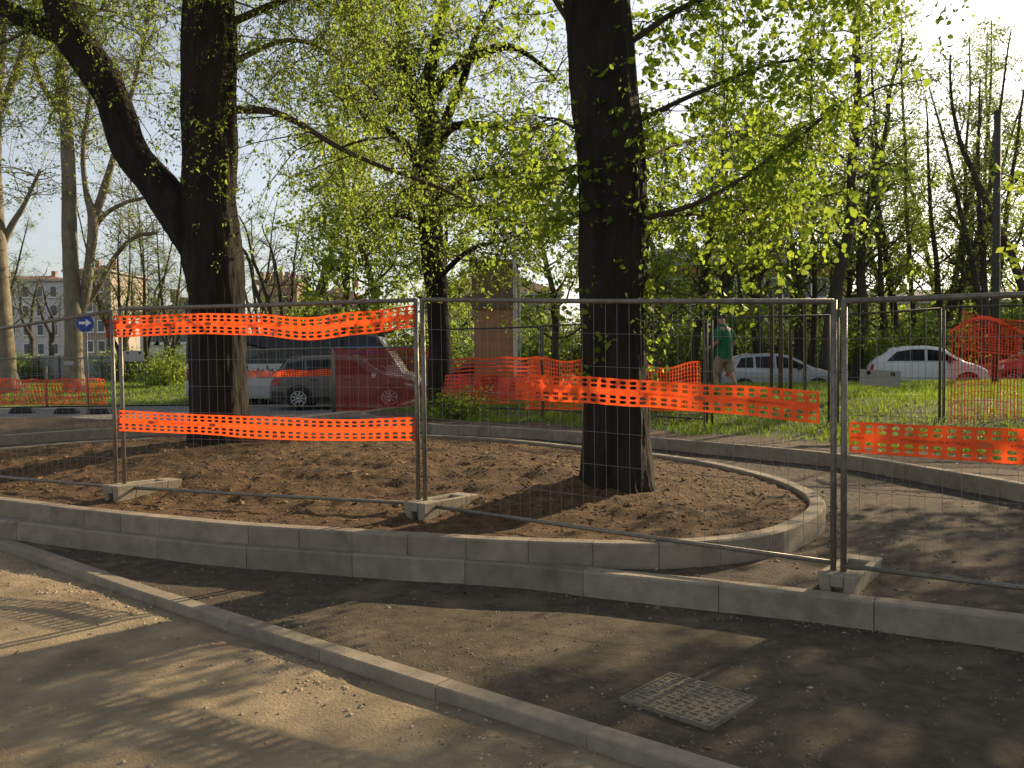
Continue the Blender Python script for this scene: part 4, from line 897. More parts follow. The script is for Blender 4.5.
# crenellated tower
a, b = Q(258, 300, 110).x, Q(296, 300, 110).x; zt = zr(286, 110); cxt = (a+b)/2
root = empty('castle_tower', (cxt, 113, 0), 'square reddish tower with battlements, seen beyond the minibus', 'tower')
MB().box((cxt, 113, zt/2), (b-a, b-a, zt)).build('wall', M['brick'], root)
MB().box((cxt, 113, zt+.3), (b-a+.7, b-a+.7, .6)).build('parapet', M['brick'], root)
mr = MB()
for i in range(6):
    for sy in (-1, 1): mr.box((a+(b-a)*(i+.5)/6, 113+sy*(b-a)*.5, zt+1.1), (.48, .45, 1.0))
    if 0 < i < 5: mr.box((a, 113-(b-a)/2+(b-a)*(i+.5)/6, zt+1.1), (.45, .48, 1.0))
mr.build('battlement', M['brick'], root); windows(root, a+.5, b-.5, 113-(b-a)/2, [zr(300, 110)], 2, .5, 1.1, 'brick')
# tall lattice-like block far away
a, b = Q(141, 300, 170).x, Q(158, 300, 170).x; zt = zr(214, 170)
root = empty('scaffold_tower', ((a+b)/2, 172, 0), 'distant thin lattice tower above the roofs, left of the forked tree', 'tower')
for x in (a, b):
    for y in (170.5, 173.5): MB().tube([(x, y, 0), (x, y, zt)], .12, 6).build('upright', M['hoard'], root)
br = MB(); br2 = MB(); k = 16
for i in range(k):
    z0, z1 = zt*i/k, zt*(i+1)/k
    br.tube([(a, 170.5, z0), (b, 170.5, z1)], .08, 5); br.tube([(a, 170.5, z1), (b, 170.5, z1)], .08, 5); br2.tube([(a, 173.5, z1), (b, 173.5, z1)], .08, 5); br2.tube([(b, 173.5, z0), (a, 173.5, z1)], .08, 5)
br.build('bracing', M['hoard'], root); br2.build('bracing', M['hoard'], root)
block('long_building', 'long dull brownish building half hidden behind the grove at right', 620, 850, 75, 10, zr(272, 75), 'brown_stone', 'old_steel', [zr(295, 75), zr(320, 75)], 14, 1.0, 1.6, 1.8)
block('long_building', 'grey building behind the white car, screened by trunks and shrubs', 850, 1090, 92, 10, zr(312, 92), 'hoard', 'old_steel', [zr(330, 92)], 10, 1.1, 1.6, 1.5)
block('far_house', 'ochre house glimpsed through leaves left of the brown pillar', 420, 560, 80, 10, zr(300, 80), 'ochre', 'roof', [zr(318, 80), zr(338, 80)], 5, .9, 1.4, 1.8)
# ================================================================ TREES
def leaves(name, C, size, m, parent=None, fold=.18, ratio=.62, down=.35, rng=RNG, six=False):
    """many small folded leaf blades hung at the points C (n,3)"""
    C = np.asarray(C, dtype=np.float64).reshape(-1, 3); n = len(C)
    a = rng.normal(0, 1, (n, 3)); a[:, 2] = a[:, 2]*.7-down*1.6; a /= np.linalg.norm(a, axis=1)[:, None]
    r = rng.normal(0, 1, (n, 3)); b = np.cross(a, r); b /= np.linalg.norm(b, axis=1)[:, None]; nn = np.cross(a, b)
    s = size*np.exp(rng.normal(0, .36, n))[:, None]; w = s*ratio*.5*rng.uniform(.8, 1.2, (n, 1))
    p0 = C; p2 = C+a*s; mid = C+a*s*.42+nn*s*fold
    if six:
        m1 = C+a*s*.22+nn*s*fold*.8; m2 = C+a*s*.60+nn*s*fold
        return mesh_quads(name, np.stack([p0, m1+b*w*.86, m2+b*w*.82, p2, m2-b*w*.82, m1-b*w*.86], 1).reshape(-1, 3), m, parent, k=6)
    V = np.stack([p0, mid+b*w, p2, mid-b*w], 1).reshape(-1, 3)
    return mesh_quads(name, V, m, parent)
def crown(T, size, leafm, twigm, root, **kw):
    o = leaves('crown', np.concatenate(T.L) if T.L else np.zeros((0, 3)), size, leafm, root, **kw); me = o.data
    if T.fine.n:   # twigs join the leaves in one crown mesh, on a second material slot
        nv = len(me.vertices); V = np.zeros(nv*3, np.float32); me.vertices.foreach_get('co', V)
        o_ = np.array(ORG.get(root.name, (0, 0, 0))); V = np.concatenate([V.reshape(-1, 3), (np.concatenate(T.fine.V)-o_).astype(np.float32)])
        nq = len(me.polygons); Fq = np.array([f for f in T.fine.Fq if len(f) == 4], np.int32)+nv
        k = 6 if kw.get('six') else 4
        idx = np.concatenate([np.arange(nq*k, dtype=np.int32), Fq.ravel()]); n = nq+len(Fq)
        tot = np.concatenate([np.full(nq, k, np.int32), np.full(len(Fq), 4, np.int32)]); st = np.concatenate([[0], np.cumsum(tot)[:-1]]).astype(np.int32)
        m2 = bpy.data.meshes.new('crown'); m2.vertices.add(len(V)); m2.vertices.foreach_set('co', V.ravel())
        m2.loops.add(len(idx)); m2.loops.foreach_set('vertex_index', idx); m2.polygons.add(n)
        m2.polygons.foreach_set('loop_start', st); m2.polygons.foreach_set('loop_total', tot)
        m2.materials.append(leafm); m2.materials.append(twigm); mi = np.zeros(n, np.int32); mi[nq:] = 1; m2.polygons.foreach_set('material_index', mi)
        m2.update(calc_edges=True); o.data = m2; bpy.data.meshes.remove(me)
    return o
class Tree:
    def __init__(s, seed): s.r = np.random.default_rng(seed); s.mb = MB(); s.fine = MB(); s.L = []
    def path(s, p0, d, ln, k, droop, wig):
        p = np.array(p0, float); d = np.array(d, float); d /= np.linalg.norm(d); st = ln/k; out = [p.copy()]
        for i in range(k):
            d = d+np.array([0, 0, -droop*st])+s.r.normal(0, wig, 3)*math.sqrt(st); d /= np.linalg.norm(d)
            p = p+d*st; out.append(p.copy())
        return np.array(out)
    def leaf_line(s, pts, spacing, spread, start=.15):
        seg = np.linalg.norm(np.diff(pts, axis=0), axis=1); L = np.concatenate([[0], np.cumsum(seg)]); n = int(L[-1]*(1-start)/spacing)
        if n < 1: return
        q = np.repeat(s.r.uniform(start*L[-1], L[-1], n//3+1), 3)[:n]+s.r.normal(0, .012, n); X = np.stack([np.interp(q, L, pts[:, i]) for i in range(3)], 1)
        s.L.append(X+s.r.normal(0, spread, X.shape))
    def twig(s, p0, d, ln, r, droop=.3, wig=.25, k=6, n=4, spacing=.05, spread=.05, start=.15, tip=.25):
        pts = s.path(p0, d, ln, k, droop, wig); s.fine.tube(pts, np.linspace(r, r*tip, len(pts)), n, False)
        if spacing: s.leaf_line(pts, spacing, spread, start)
        return pts
    def done(s, root, bark, leafm, size, twigm=None, **kw):
        t = s.mb.build('trunk', bark, root, True)
        if s.L or s.fine.n: crown(s, size, leafm, twigm or bark, root, **kw)
        return root
def dirv(az, el): return np.array([math.cos(az)*math.cos(el), math.sin(az)*math.cos(el), math.sin(el)])
def pxpath(pts): return [Q(x, y, Y) for x, y, Y in pts]
def resamp(pts, step, rad=None):
    c = catmull(pts, step); 
    return c
def limb(T, px, r0, r1, n=10, rough=.05, step=.15, seed=0, fine=False):
    pts = catmull(pxpath(px), step); k = len(pts); (T.fine if fine else T.mb).tube(pts, np.linspace(r0, r1, k), n, not fine, rough, seed)
    return np.array([tuple(p) for p in pts])
def wide(px, Y): # [(x,y,width)] -> points and radii
    pts = [Q(x, y, Y) for x, y, w in px]; rr = [w/2*Y/F*1.0 for x, y, w in px]
    c = catmull(pts, .07); L = [0]
    for i in range(1, len(pts)): L.append(L[-1]+(pts[i]-pts[i-1]).length)
    l2 = [0]
    for i in range(1, len(c)): l2.append(l2[-1]+(c[i]-c[i-1]).length)
    return c, np.interp(np.array(l2)/l2[-1], np.array(L)/L[-1], rr)
# ---- tree 1: the forked tree
T = Tree(11); Y1 = 12.5
b1 = Q(222, 447, Y1); root = empty('forked_tree', (b1.x, Y1, .4), 'big dark forked tree with weeping lime twigs, rising from the left of the planted ring', 'tree')
c, rr = wide([(222, 456, 76), (222, 447, 66), (221, 425, 58), (219, 400, 55), (217, 350, 53), (216, 300, 54), (213, 262, 58), (211, 235, 56), (209, 200, 51), (211, 150, 50), (209, 100, 51), (209, 50, 52), (209, 0, 46), (212, -100, 40), (220, -220, 30), (235, -400, 16)], Y1)
T.mb.tube(c, rr, 84, True, .07, 3.0)
c, rr = wide([(205, 262, 34), (190, 232, 40), (162, 190, 36), (130, 150, 32), (113, 100, 31), (95, 68, 34), (74, 38, 34), (58, 0, 29), (45, -60, 24), (20, -190, 16), (0, -300, 8)], Y1)
T.mb.tube(c, rr, 60, True, .075, 9.0)
c, rr = wide([(82, 52, 26), (62, 34, 21), (38, 26, 19), (0, 6, 17), (-60, -20, 14), (-150, -30, 8)], Y1); T.mb.tube(c, rr, 48, True, .07, 13.0)
c, rr = wide([(216, 462, 30), (240, 455, 24), (262, 462, 8)], Y1-.1); T.mb.tube(c, rr, 10, True, .1, 2)
BR1 = [([(234, 110, 12.5), (270, 111, 12.4), (300, 124, 12.2), (340, 148, 12.0), (385, 168, 11.8), (440, 188, 11.5), (500, 220, 11.2)], .055, .012, 26),
       ([(232, 22, 12.5), (300, -6, 12.9), (370, -22, 13.2), (440, -10, 13.6)], .06, .015, 30),
       ([(230, -60, 12.5), (320, -92, 11.8), (400, -80, 11.2), (470, -50, 10.6)], .06, .015, 34),
       ([(232, 62, 12.5), (290, 40, 13.3), (340, 60, 14.2), (390, 110, 15)], .045, .01, 24),
       ([(224, -150, 12.5), (300, -190, 13.5), (400, -190, 14.5), (480, -150, 15.2)], .06, .02, 34),
       ([(200, -20, 12.5), (165, -60, 13.0), (100, -60, 13.8), (20, -40, 14.6)], .05, .012, 34),
       ([(206, -130, 12.5), (150, -160, 12), (80, -150, 11.3)], .05, .012, 14),
       ([(50, -70, 12.5), (90, -130, 13), (150, -150, 13.6)], .05, .012, 14),
       ([(226, -120, 12.5), (260, -160, 11.6), (320, -190, 10.4)], .05, .012, 14),
       ([(66, 30, 12.5), (100, 10, 13.0), (140, 20, 13.6)], .03, .01, 7), ([(105, 90, 12.5), (130, 70, 13.2), (160, 80, 14)], .025, .008, 5), ([(40, 20, 12.5), (10, 40, 13.2), (-30, 50, 14)], .03, .01, 8),
       ([(40, -70, 12.5), (0, -110, 12.4), (-60, -110, 12.4)], .05, .012, 22)]
for px, r0, r1, nt_ in BR1:
    pts = limb(T, px, r0, r1, 7, .04, .2, fine=True)
    for i in range(nt_):
        p = pts[int(T.r.uniform(.12, 1)*(len(pts)-1))]; az = T.r.uniform(0, 2*math.pi); d = dirv(az, T.r.uniform(-.2, .7))
        sub = T.twig(p, d, T.r.uniform(.8, 2.0), .011, T.r.uniform(.5, .9), .3, 7, 4, .065, .05, .3)
        for j in range(T.r.integers(3, 6)):
            q = sub[T.r.integers(2, len(sub))]; T.twig(q, dirv(T.r.uniform(0, 6.28), T.r.uniform(-.6, .4)), T.r.uniform(.5, 1.7), .005, T.r.uniform(1.0, 2.2), .22, 6, 3, .042, .035, .05)
for bi, (px, r0, r1, nt_) in enumerate(BR1):   # long hanging strands
    pts = np.array([tuple(p) for p in catmull(pxpath(px), .2)])
    for i in range(int(nt_*1.45)):
        p = pts[int(T.r.uniform(.1, 1)*(len(pts)-1))]+T.r.normal(0, .25, 3)
        if abs(p[0]-Q(211, 100, Y1).x) < .62 and p[1] < Y1+.3: continue
        if 512+F*p[0]/p[1] > 398 and T.r.random() < .8: continue; ln = T.r.uniform(1.2, 3.9 if bi in (1, 2, 3, 4, 8) else 2.2)
        st = T.twig(p, dirv(T.r.uniform(0, 6.28), T.r.uniform(-.3, .6)), ln, .007, T.r.uniform(1.0, 1.8), .25, 10, 3, .045, .04, .08)
        for j in range(int(ln*4.5)):
            q = st[T.r.integers(2, len(st))]; T.twig(q, dirv(T.r.uniform(0, 6.28), T.r.uniform(-.9, .3)), T.r.uniform(.25, .75), .004, 1.6, .25, 4, 3, .026, .035, .0)
for i in range(60):   # short shoots on the trunk itself
    h = T.r.uniform(2.2, 6.5); a = T.r.uniform(0, 6.28); x = Q(210, 100, Y1).x; p = (x+.36*math.cos(a), Y1+.36*math.sin(a), h)
    if i % 3 == 0: T.twig(p, dirv(a, .3), T.r.uniform(.15, .5), .006, .8, .3, 4, 3, .04, .03)
T.done(root, M['bark'], M['leaf_lime'], .041, M['twig'], down=.6, ratio=.46, six=True)
# ---- tree 2: the straight dark trunk
T = Tree(22); Y2 = 8.9
root = empty('straight_tree', (Q(616, 470, Y2).x, Y2, .42), 'tall straight dark trunk with large fresh leaves, right of the middle in the planted ring', 'tree')
c, rr = wide([(616, 492, 80), (616, 482, 74), (616, 468, 70), (616, 440, 66), (616, 400, 63), (614, 350, 63), (613, 300, 66), (611, 255, 64), (613, 205, 65), (611, 150, 67), (605, 100, 65), (601, 50, 65), (597, 0, 64), (592, -60, 60), (585, -150, 54), (578, -260, 42), (575, -420, 20)], Y2)
T.mb.tube(c, rr, 90, True, .06, 21.0)
BR2 = [([(645, 218, 8.9), (690, 206, 8.9), (740, 180, 8.9), (800, 136, 8.9), (860, 90, 8.9)], .030, .008, 27),
       ([(645, 216, 8.9), (720, 213, 9.3), (790, 203, 9.8), (850, 190, 10.2)], .018, .006, 20),
       ([(636, 122, 8.9), (700, 92, 9.1), (780, 62, 9.3), (860, 60, 9.6)], .03, .008, 34),
       ([(630, 42, 8.9), (700, 0, 9.4), (800, -20, 10.0), (900, -10, 10.6)], .035, .008, 40),
       ([(625, -60, 8.9), (720, -110, 8.6), (840, -110, 8.4), (960, -60, 8.2)], .04, .008, 36),
       ([(640, 160, 8.9), (690, 140, 10.2), (750, 130, 11.4), (800, 140, 12.2)], .022, .006, 16),
       ([(620, -120, 8.9), (700, -150, 10), (800, -140, 11.5), (880, -90, 12.6)], .04, .008, 36),
       ([(577, 165, 8.9), (556, 172, 9.1), (536, 196, 9.3)], .016, .006, 16), ([(574, 128, 8.9), (552, 118, 9.3), (530, 130, 9.8)], .016, .006, 14),
       ([(580, 215, 8.9), (560, 225, 9.2), (540, 250, 9.4)], .012, .005, 13),
       ([(568, 20, 8.9), (530, -30, 9.3), (470, -50, 9.8)], .03, .007, 12),
       ([(580, -100, 8.9), (520, -140, 8.2), (440, -150, 7.6)], .03, .007, 18), ([(600, -140, 8.9), (640, -190, 7.2), (700, -230, 5.6)], .04, .01, 24),
       ([(640, 268, 8.9), (668, 288, 8.8), (700, 298, 8.7), (760, 306, 8.5)], .009, .004, 11), ([(640, 292, 8.9), (662, 318, 8.8), (676, 345, 8.7)], .009, .004, 10)]
for px, r0, r1, nt_ in BR2:
    pts = limb(T, px, r0, r1, 7, .05, .15, fine=True); small = r0 < .013
    for i in range(int(nt_*(1.3 if small else 1.8))):
        p = pts[int(T.r.uniform(.12, 1)*(len(pts)-1))]; az = T.r.uniform(0, 2*math.pi)
        sub = T.twig(p, dirv(az, T.r.uniform(-.5, .5)), T.r.uniform(.2, .4) if small else T.r.uniform(.4, 1.1), .006, T.r.uniform(.5, 1.4), .3, 6, 4, .05, .055, .2)
        if small: continue
        for j in range(T.r.integers(1, 4)):
            q = sub[T.r.integers(2, len(sub))]; T.twig(q, dirv(T.r.uniform(0, 6.28), T.r.uniform(-.9, .2)), T.r.uniform(.25, .9), .004, 1.2, .25, 5, 3, .045, .05, .1)
xt = Q(612, 200, Y2).x
for i in range(84):
    y = T.r.choice([T.r.uniform(60, 150), T.r.uniform(290, 375), T.r.uniform(290, 375), T.r.uniform(150, 290)]); a = T.r.uniform(math.pi*1.05, math.pi*2.15); z = Q(612, y, Y2).z
    T.twig((xt+.31*math.cos(a), Y2+.31*math.sin(a), z), dirv(a, .1), T.r.uniform(.1, .34), .004, 1.8, .3, 4, 3, .038, .035, .2)
T.done(root, M['bark'], M['leaf_green'], .056, M['twig'], down=.5, ratio=.74, six=True)
# ---- tree with curved limbs in the middle distance
T = Tree(33); Y5 = 21.0
root = empty('curved_limb_tree', (Q(440, 400, Y5).x, Y5, .3), 'dark tree with curving bare limbs in the middle distance, between the two near trunks', 'tree')
def wl(px, Y, n=12, rough=.06, sd=0): c, rr = wide(px, Y); T.mb.tube(c, rr*1.1, n, True, rough, sd); return np.array([tuple(p) for p in c])
LM = [wl([(441, 410, 24), (440, 350, 21), (437, 300, 20), (431, 230, 22), (425, 165, 24), (428, 140, 20), (423, 112, 16), (405, 75, 11), (400, 30, 9), (402, -40, 7)], Y5),
      wl([(427, 148, 15), (434, 125, 13), (425, 100, 12), (432, 62, 13), (438, 35, 10), (446, -10, 8), (455, -80, 5)], Y5, 10),
      wl([(426, 112, 8), (440, 84, 11), (464, 63, 9), (488, 50, 9), (515, 48, 6), (545, 68, 3), (560, 84, 1)], Y5, 10),
      wl([(430, 160, 12), (442, 137, 10), (456, 126, 7), (480, 124, 6), (512, 129, 4), (548, 126, 2), (566, 120, .8)], Y5-.5, 8),
      wl([(438, 140, 9), (452, 105, 9), (466, 72, 7), (474, 40, 5), (500, -10, 4)], Y5+.3, 8),
      wl([(434, 200, 7), (462, 182, 5), (488, 176, 6), (514, 173, 5), (547, 162, 3), (568, 152, 1)], Y5-.6, 8),
      wl([(424, 165, 9), (400, 140, 7), (370, 120, 5), (330, 90, 3)], Y5-.4, 8), wl([(426, 110, 8), (380, 70, 5), (345, 20, 4), (320, -30, 3)], Y5+.6, 8),
      wl([(432, 230, 6), (400, 215, 4), (360, 220, 3)], Y5-.8, 8), wl([(436, 280, 6), (470, 250, 4), (505, 240, 3)], Y5-.8, 8), wl([(434, 215, 6), (470, 205, 5), (520, 225, 3), (556, 240, 2)], Y5-.3, 8)]
for li, pts in enumerate(LM):
    n_ = int(len(pts)*(.28 if li in (1, 2, 3, 4) else .75))
    for i in range(n_):
        p = pts[int(T.r.uniform(.35, 1)*(len(pts)-1))]; sub = T.twig(p, dirv(T.r.uniform(0, 6.28), T.r.uniform(-.4, 1.1)), T.r.uniform(.8, 2.6), .014, .12, .35, 7, 4, 0, .10, .3)
        for j in range(6):
            q = sub[T.r.integers(2, len(sub))]; T.twig(q, dirv(T.r.uniform(0, 6.28), T.r.uniform(-.7, .6)), T.r.uniform(.5, 1.5), .007, .5, .3, 5, 3, .075, .10, .15)
T.done(root, M['bark'], M['leaf_lime'], .085, M['twig'])
# ---- generic trees
def gtree(seed, H, r0, c0=.35, spread=2.2, nl=14, up=.8, stems=1, forkz=.12, lsp=.09, lspread=.1, twigs=4, sub=4, wig=.12, droop=-.05, twl=.9, lean=0.0, base_r=1.25, leafy=True):
    T = Tree(seed); r = T.r
    def stem(p0, d, Hs, rs, cs):
        k = 12; pts = T.path(p0, d, Hs, k, -.03, wig); rr = np.linspace(1, .18, k+1)*rs; rr[0] *= base_r
        cc = catmull([tuple(p) for p in pts], Hs/36); T.mb.tube(cc, np.interp(np.linspace(0, 1, len(cc)), np.linspace(0, 1, k+1), rr), 10, True, .06, seed)
        for i in range(nl):
            t = cs+(1-cs)*(i+r.uniform(0, .9))/nl; p = pts[0]*0+np.array([np.interp(t*k, np.arange(k+1), pts[:, a]) for a in range(3)])
            az = i*2.4+r.uniform(-.5, .5); ln = spread*(1.15-.75*(t-cs)/(1-cs+1e-6))*r.uniform(.6, 1.15); rl = np.interp(t, [0, 1], [rs, rs*.18])*.42
            lp = T.path(p, dirv(az, up*r.uniform(.5, 1.2)), ln, 7, droop, .28); T.mb.tube(lp, np.linspace(rl, rl*.2+.004, 8), 5, False)
            if leafy and lsp: T.leaf_line(lp, lsp*2, lspread*1.3, .4)
            for j in range(sub):
                q = lp[r.integers(2, 8)]; sp = T.twig(q, dirv(az+r.uniform(-1.3, 1.3), r.uniform(-.3, 1.0)), ln*r.uniform(.3, .6), rl*.35+.003, .1, .35, 5, 4, lsp, lspread, .2)
                for m_ in range(twigs):
                    q2 = sp[r.integers(1, 6)]; T.twig(q2, dirv(r.uniform(0, 6.28), r.uniform(-.6, .9)), twl*r.uniform(.4, 1.1), .006, .3, .35, 4, 3, lsp, lspread, .1)
    if stems == 1: stem((0, 0, 0), (lean, 0, 1), H, r0, c0)
    else:
        fz = H*forkz; bp = T.path((0, 0, 0), (lean, 0, 1), fz, 4, 0, .05); T.mb.tube(bp, np.linspace(r0*base_r, r0*.95, 5), 12, True, .06, seed)
        for s_ in range(stems):
            a = s_*2*math.pi/stems+r.uniform(-.4, .4); stem(bp[-1]-np.array([0, 0, .1]), dirv(a, r.uniform(1.2, 1.45)), (H-fz)*r.uniform(.8, 1.05), r0*(.75 if stems < 3 else .6), max(.1, c0-.1))
    return T
def proto(name, seed, bark, leafm, size, label, cat='tree', group=None, kw=None, lk=None, twigm=None):
    root = empty(name, (0, 0, 0), label, cat, group); gtree(seed, **kw).done(root, M[bark], M[leafm], size, M[twigm or 'twig'], **(lk or {})); return root
def place(pr, x, Y, z, sc=1.0, rz=0.0, label=None, group=None, first=False, sx=1.0):
    o = pr if first else copy_tree(pr); g = Q(x, 350, Y); o.location = (g.x, Y, z); o.scale = (sc*sx, sc*sx, sc); o.rotation_euler.z = rz
    if label: o['label'] = label
    if group: o['group'] = group
    return o
GR = 'slender dark grove trees behind the parked cars'
# slim grove trees, thinly leaved
PA = proto('grove_tree', 101, 'bark2', 'leaf_mid', .085, '', kw=dict(H=13, r0=.20, c0=.28, spread=2.4, nl=20, up=.75, lsp=.085, lspread=.15, wig=.07, twigs=4, sub=4))
PB = proto('grove_tree', 102, 'bark2', 'leaf_mid', .085, '', kw=dict(H=12, r0=.24, c0=.25, spread=2.0, nl=14, up=1.0, stems=2, forkz=.2, lsp=.085, lspread=.14, wig=.06, twigs=4, sub=4))
PC = proto('grove_tree', 103, 'bark2', 'leaf_pale', .07, '', kw=dict(H=14, r0=.24, c0=.25, spread=2.2, nl=13, up=1.05, stems=3, forkz=.14, lsp=.085, lspread=.13, wig=.055, twigs=4, sub=4))
PF = proto('grove_tree', 106, 'bark2', 'leaf_mid', .085, '', kw=dict(H=15, r0=.13, c0=.18, spread=1.5, nl=26, up=1.0, lsp=.075, lspread=.16, wig=.05, twigs=4, sub=4))
PD = proto('leafy_tree', 104, 'bark2', 'leaf_lime', .135, '', kw=dict(H=11, r0=.20, c0=.13, spread=3.2, nl=24, up=.6, lsp=.058, lspread=.17, wig=.08, twigs=5, sub=5))
PE = proto('bare_tree', 105, 'bark2', 'leaf_pale', .07, '', kw=dict(H=9, r0=.19, c0=.3, spread=2.2, nl=9, up=1.0, stems=2, forkz=.3, lsp=.5, lspread=.08, wig=.22, twigs=3, sub=3))
used = set()
def put(pr, *a, **k):
    first = pr.name not in used; used.add(pr.name); return place(pr, *a, first=first, **k)
zl = .35
sh = 'slender dark trunk with thin spring leaves in the grove behind the parked cars'
put(PA, 826, 31.5, .5, 1.15, .3, 'thickest dark grove trunk, rising between the silver hatchback and the white car', sx=1.15)
put(PA, 856, 34.0, .5, 1.05, 2.1, 'dark leaning grove trunk just left of the white car', sx=1.1)
put(PB, 762, 35.0, .4, 1.0, 1.0, 'forked dark tree behind the roof of the silver hatchback')
put(PC, 943, 36.0, .5, 1.0, .4, 'many stemmed bare tree directly behind the white car')
put(PC, 985, 32.5, .5, .95, 2.0, 'many stemmed tree beside the tall dark pole')
put(PA, 903, 37.5, .5, .95, 4.0, 'single slim trunk behind the roof of the white car')
put(PB, 1035, 31.0, .5, 1.0, 2.6, 'forked leaning tree right of the tall dark pole, at the edge of the photo')
for x, Y, p_, s_, rz in ((690, 34, PA, .9, 1.2), (800, 42, PB, 1.05, .9), (665, 41, PA, .95, 5.1), (745, 46, PC, 1.0, 1.1), (965, 45, PB, 1.1, 4.4), (840, 50, PC, 1.1, 5.4), (1075, 44, PC, 1.1, 2.2), (610, 44, PB, 1.0, 5.9)):
    put(p_, x, Y, .45, s_, rz, sh, GR)
for x, Y, s_, rz in ((705, 37, 1.0, .4), (735, 36, 1.05, 1.9), (812, 36.5, 1.0, 4.1), (842, 40, 1.1, 5.5), (888, 34.5, 1.0, 2.5), (915, 42, 1.15, 3.0), (955, 35, .9, 4.9), (972, 39, 1.05, 5.9), (1000, 44, 1.15, 2.2), (1048, 39, 1.0, .1)):
    put(PF, x, Y, .45, s_, rz, 'very slim upright trunk with a narrow haze of tiny leaves among the grove trees', 'very slim upright grove trees')
# green leafy trees between the two trunks
gl_ = 'dense lime green tree behind the minibus, between the forked tree and the middle tree'
put(PD, 338, 37.0, .3, 1.0, .5, 'dense lime green tree standing behind the front half of the minibus')
put(PD, 385, 36.0, .3, 1.05, 2.2, 'dense lime green tree behind the minibus windscreen, fullest of its kind')
put(PD, 445, 40.0, .3, .9, 4.0, 'lime green tree far behind the left side of the brown pillar')
put(PD, 556, 33.0, .4, .85, 1.2, 'lime green tree just left of the straight trunk, beyond the orange net')
put(PD, 655, 30.0, .5, .82, 3.4, 'lime green tree just right of the straight trunk, beyond the orange net')
put(PD, 710, 33.5, .5, .95, 5.2, 'lime green tree behind the green shirted person')
put(PD, 800, 38.0, .5, 1.1, .9, 'lime green tree behind the bonnet of the silver hatchback')
for x, Y, s_, rz, lb in ((884, 43, 1.0, 1.0, 'lime green leafy tree in the grove above the rear of the white car'), (946, 47, 1.1, 2.3, 'lime green leafy tree far back in the grove above the bonnet of the white car'), (1016, 42, .95, 3.9, 'lime green leafy tree far back at the right edge, beyond the tall dark pole')): put(PD, x, Y, .5, s_, rz, lb)
# twisting dark trees left of centre
put(PE, 268, 40.0, .3, 1.0, .2, 'twisting dark bare tree right beside the forked trunk, above the minibus', sx=.9)
put(PE, 284, 43.0, .3, .95, 1.7, 'dark twisted tree in front of the castle tower', sx=.9)
put(PE, 318, 41.0, .3, 1.15, 3.0, 'leaning dark tree above the middle of the minibus', sx=.9)
for x, Y, s_, rz in ((110, 60, .9, .3), (128, 56, .85, 1.5), (148, 62, .95, 2.9), (165, 58, .8, 4.4), (30, 62, .95, 5.0), (52, 66, .9, .8)):
    put(PE, x, Y, .4, s_*1.05, rz, 'thin bare distant tree in front of the pale apartment blocks at left', 'thin bare trees before the apartment blocks')
for x, Y, s_, rz in ((-6, 46, .75, .6), (122, 47, .75, 5.1), (146, 48, .78, .2), (170, 46, .7, 1.4), (258, 50, .8, 2.8)):
    put(PC, x, Y, .3, s_, rz, 'many stemmed pale budding tree beyond the hoarding end of the far lawn at left', 'pale budding trees on the far lawn')
# pale plane trees at left
def plane(seed, Y, stems, label, x0):
    global T
    T = Tree(seed); root = empty('plane_tree', (Q(x0, 385, Y).x, Y, .3), label, 'tree')
    for i, px in enumerate(stems):
        pts = wl([(a, b, c_*.82) for a, b, c_ in px], Y+.2*i, 14, .05, seed+i)
        for k_ in range(int(len(pts)*.5)):
            t = T.r.uniform(.55, 1); p = pts[int(t*(len(pts)-1))]; sub = T.twig(p, dirv(T.r.uniform(0, 6.28), T.r.uniform(.0, 1.2)), T.r.uniform(1.0, 3.0), .022, .18, .35, 7, 4, .22, .10, .3)
            for j in range(4):
                q = sub[T.r.integers(2, len(sub))]; tw = T.twig(q, dirv(T.r.uniform(0, 6.28), T.r.uniform(-.6, .9)), T.r.uniform(.6, 1.6), .009, .5, .3, 5, 3, .16, .09, .1)
    T.done(root, M['plane_bark'], M['leaf_pale'], .085, M['plane_bark']); return root
plane(201, 33, [[(10, 392, 28), (6, 372, 23), (2, 320, 21), (-4, 240, 20), (-8, 150, 18), (-2, 60, 14), (4, -60, 9)], [(0, 250, 8), (12, 225, 7), (24, 205, 5), (40, 170, 3)], [(-6, 190, 10), (-30, 140, 8), (-40, 60, 6)], [(-4, 120, 9), (20, 60, 7), (40, -20, 5)]], 'pale sunlit plane tree cut by the left edge of the photo', 5)
plane(202, 33.5, [[(75, 392, 25), (74, 372, 20), (73, 310, 18), (70, 250, 16), (69, 190, 15), (66, 120, 13), (60, 70, 11), (62, 0, 9), (66, -100, 6)], [(76, 320, 13), (84, 300, 12), (89, 265, 10), (93, 222, 11), (86, 190, 6), (83, 150, 5), (90, 100, 4), (100, 40, 3)], [(93, 222, 9), (103, 192, 9), (113, 160, 7), (124, 120, 6), (140, 60, 4), (150, 0, 3)], [(95, 226, 6), (108, 212, 5), (128, 202, 4), (152, 196, 3)], [(82, 308, 8), (98, 288, 6), (114, 258, 5), (134, 238, 4), (158, 232, 3)], [(66, 120, 7), (40, 80, 6), (22, 20, 4)]], 'tall pale plane tree with a forking second stem, behind the blue arrow sign', 75)
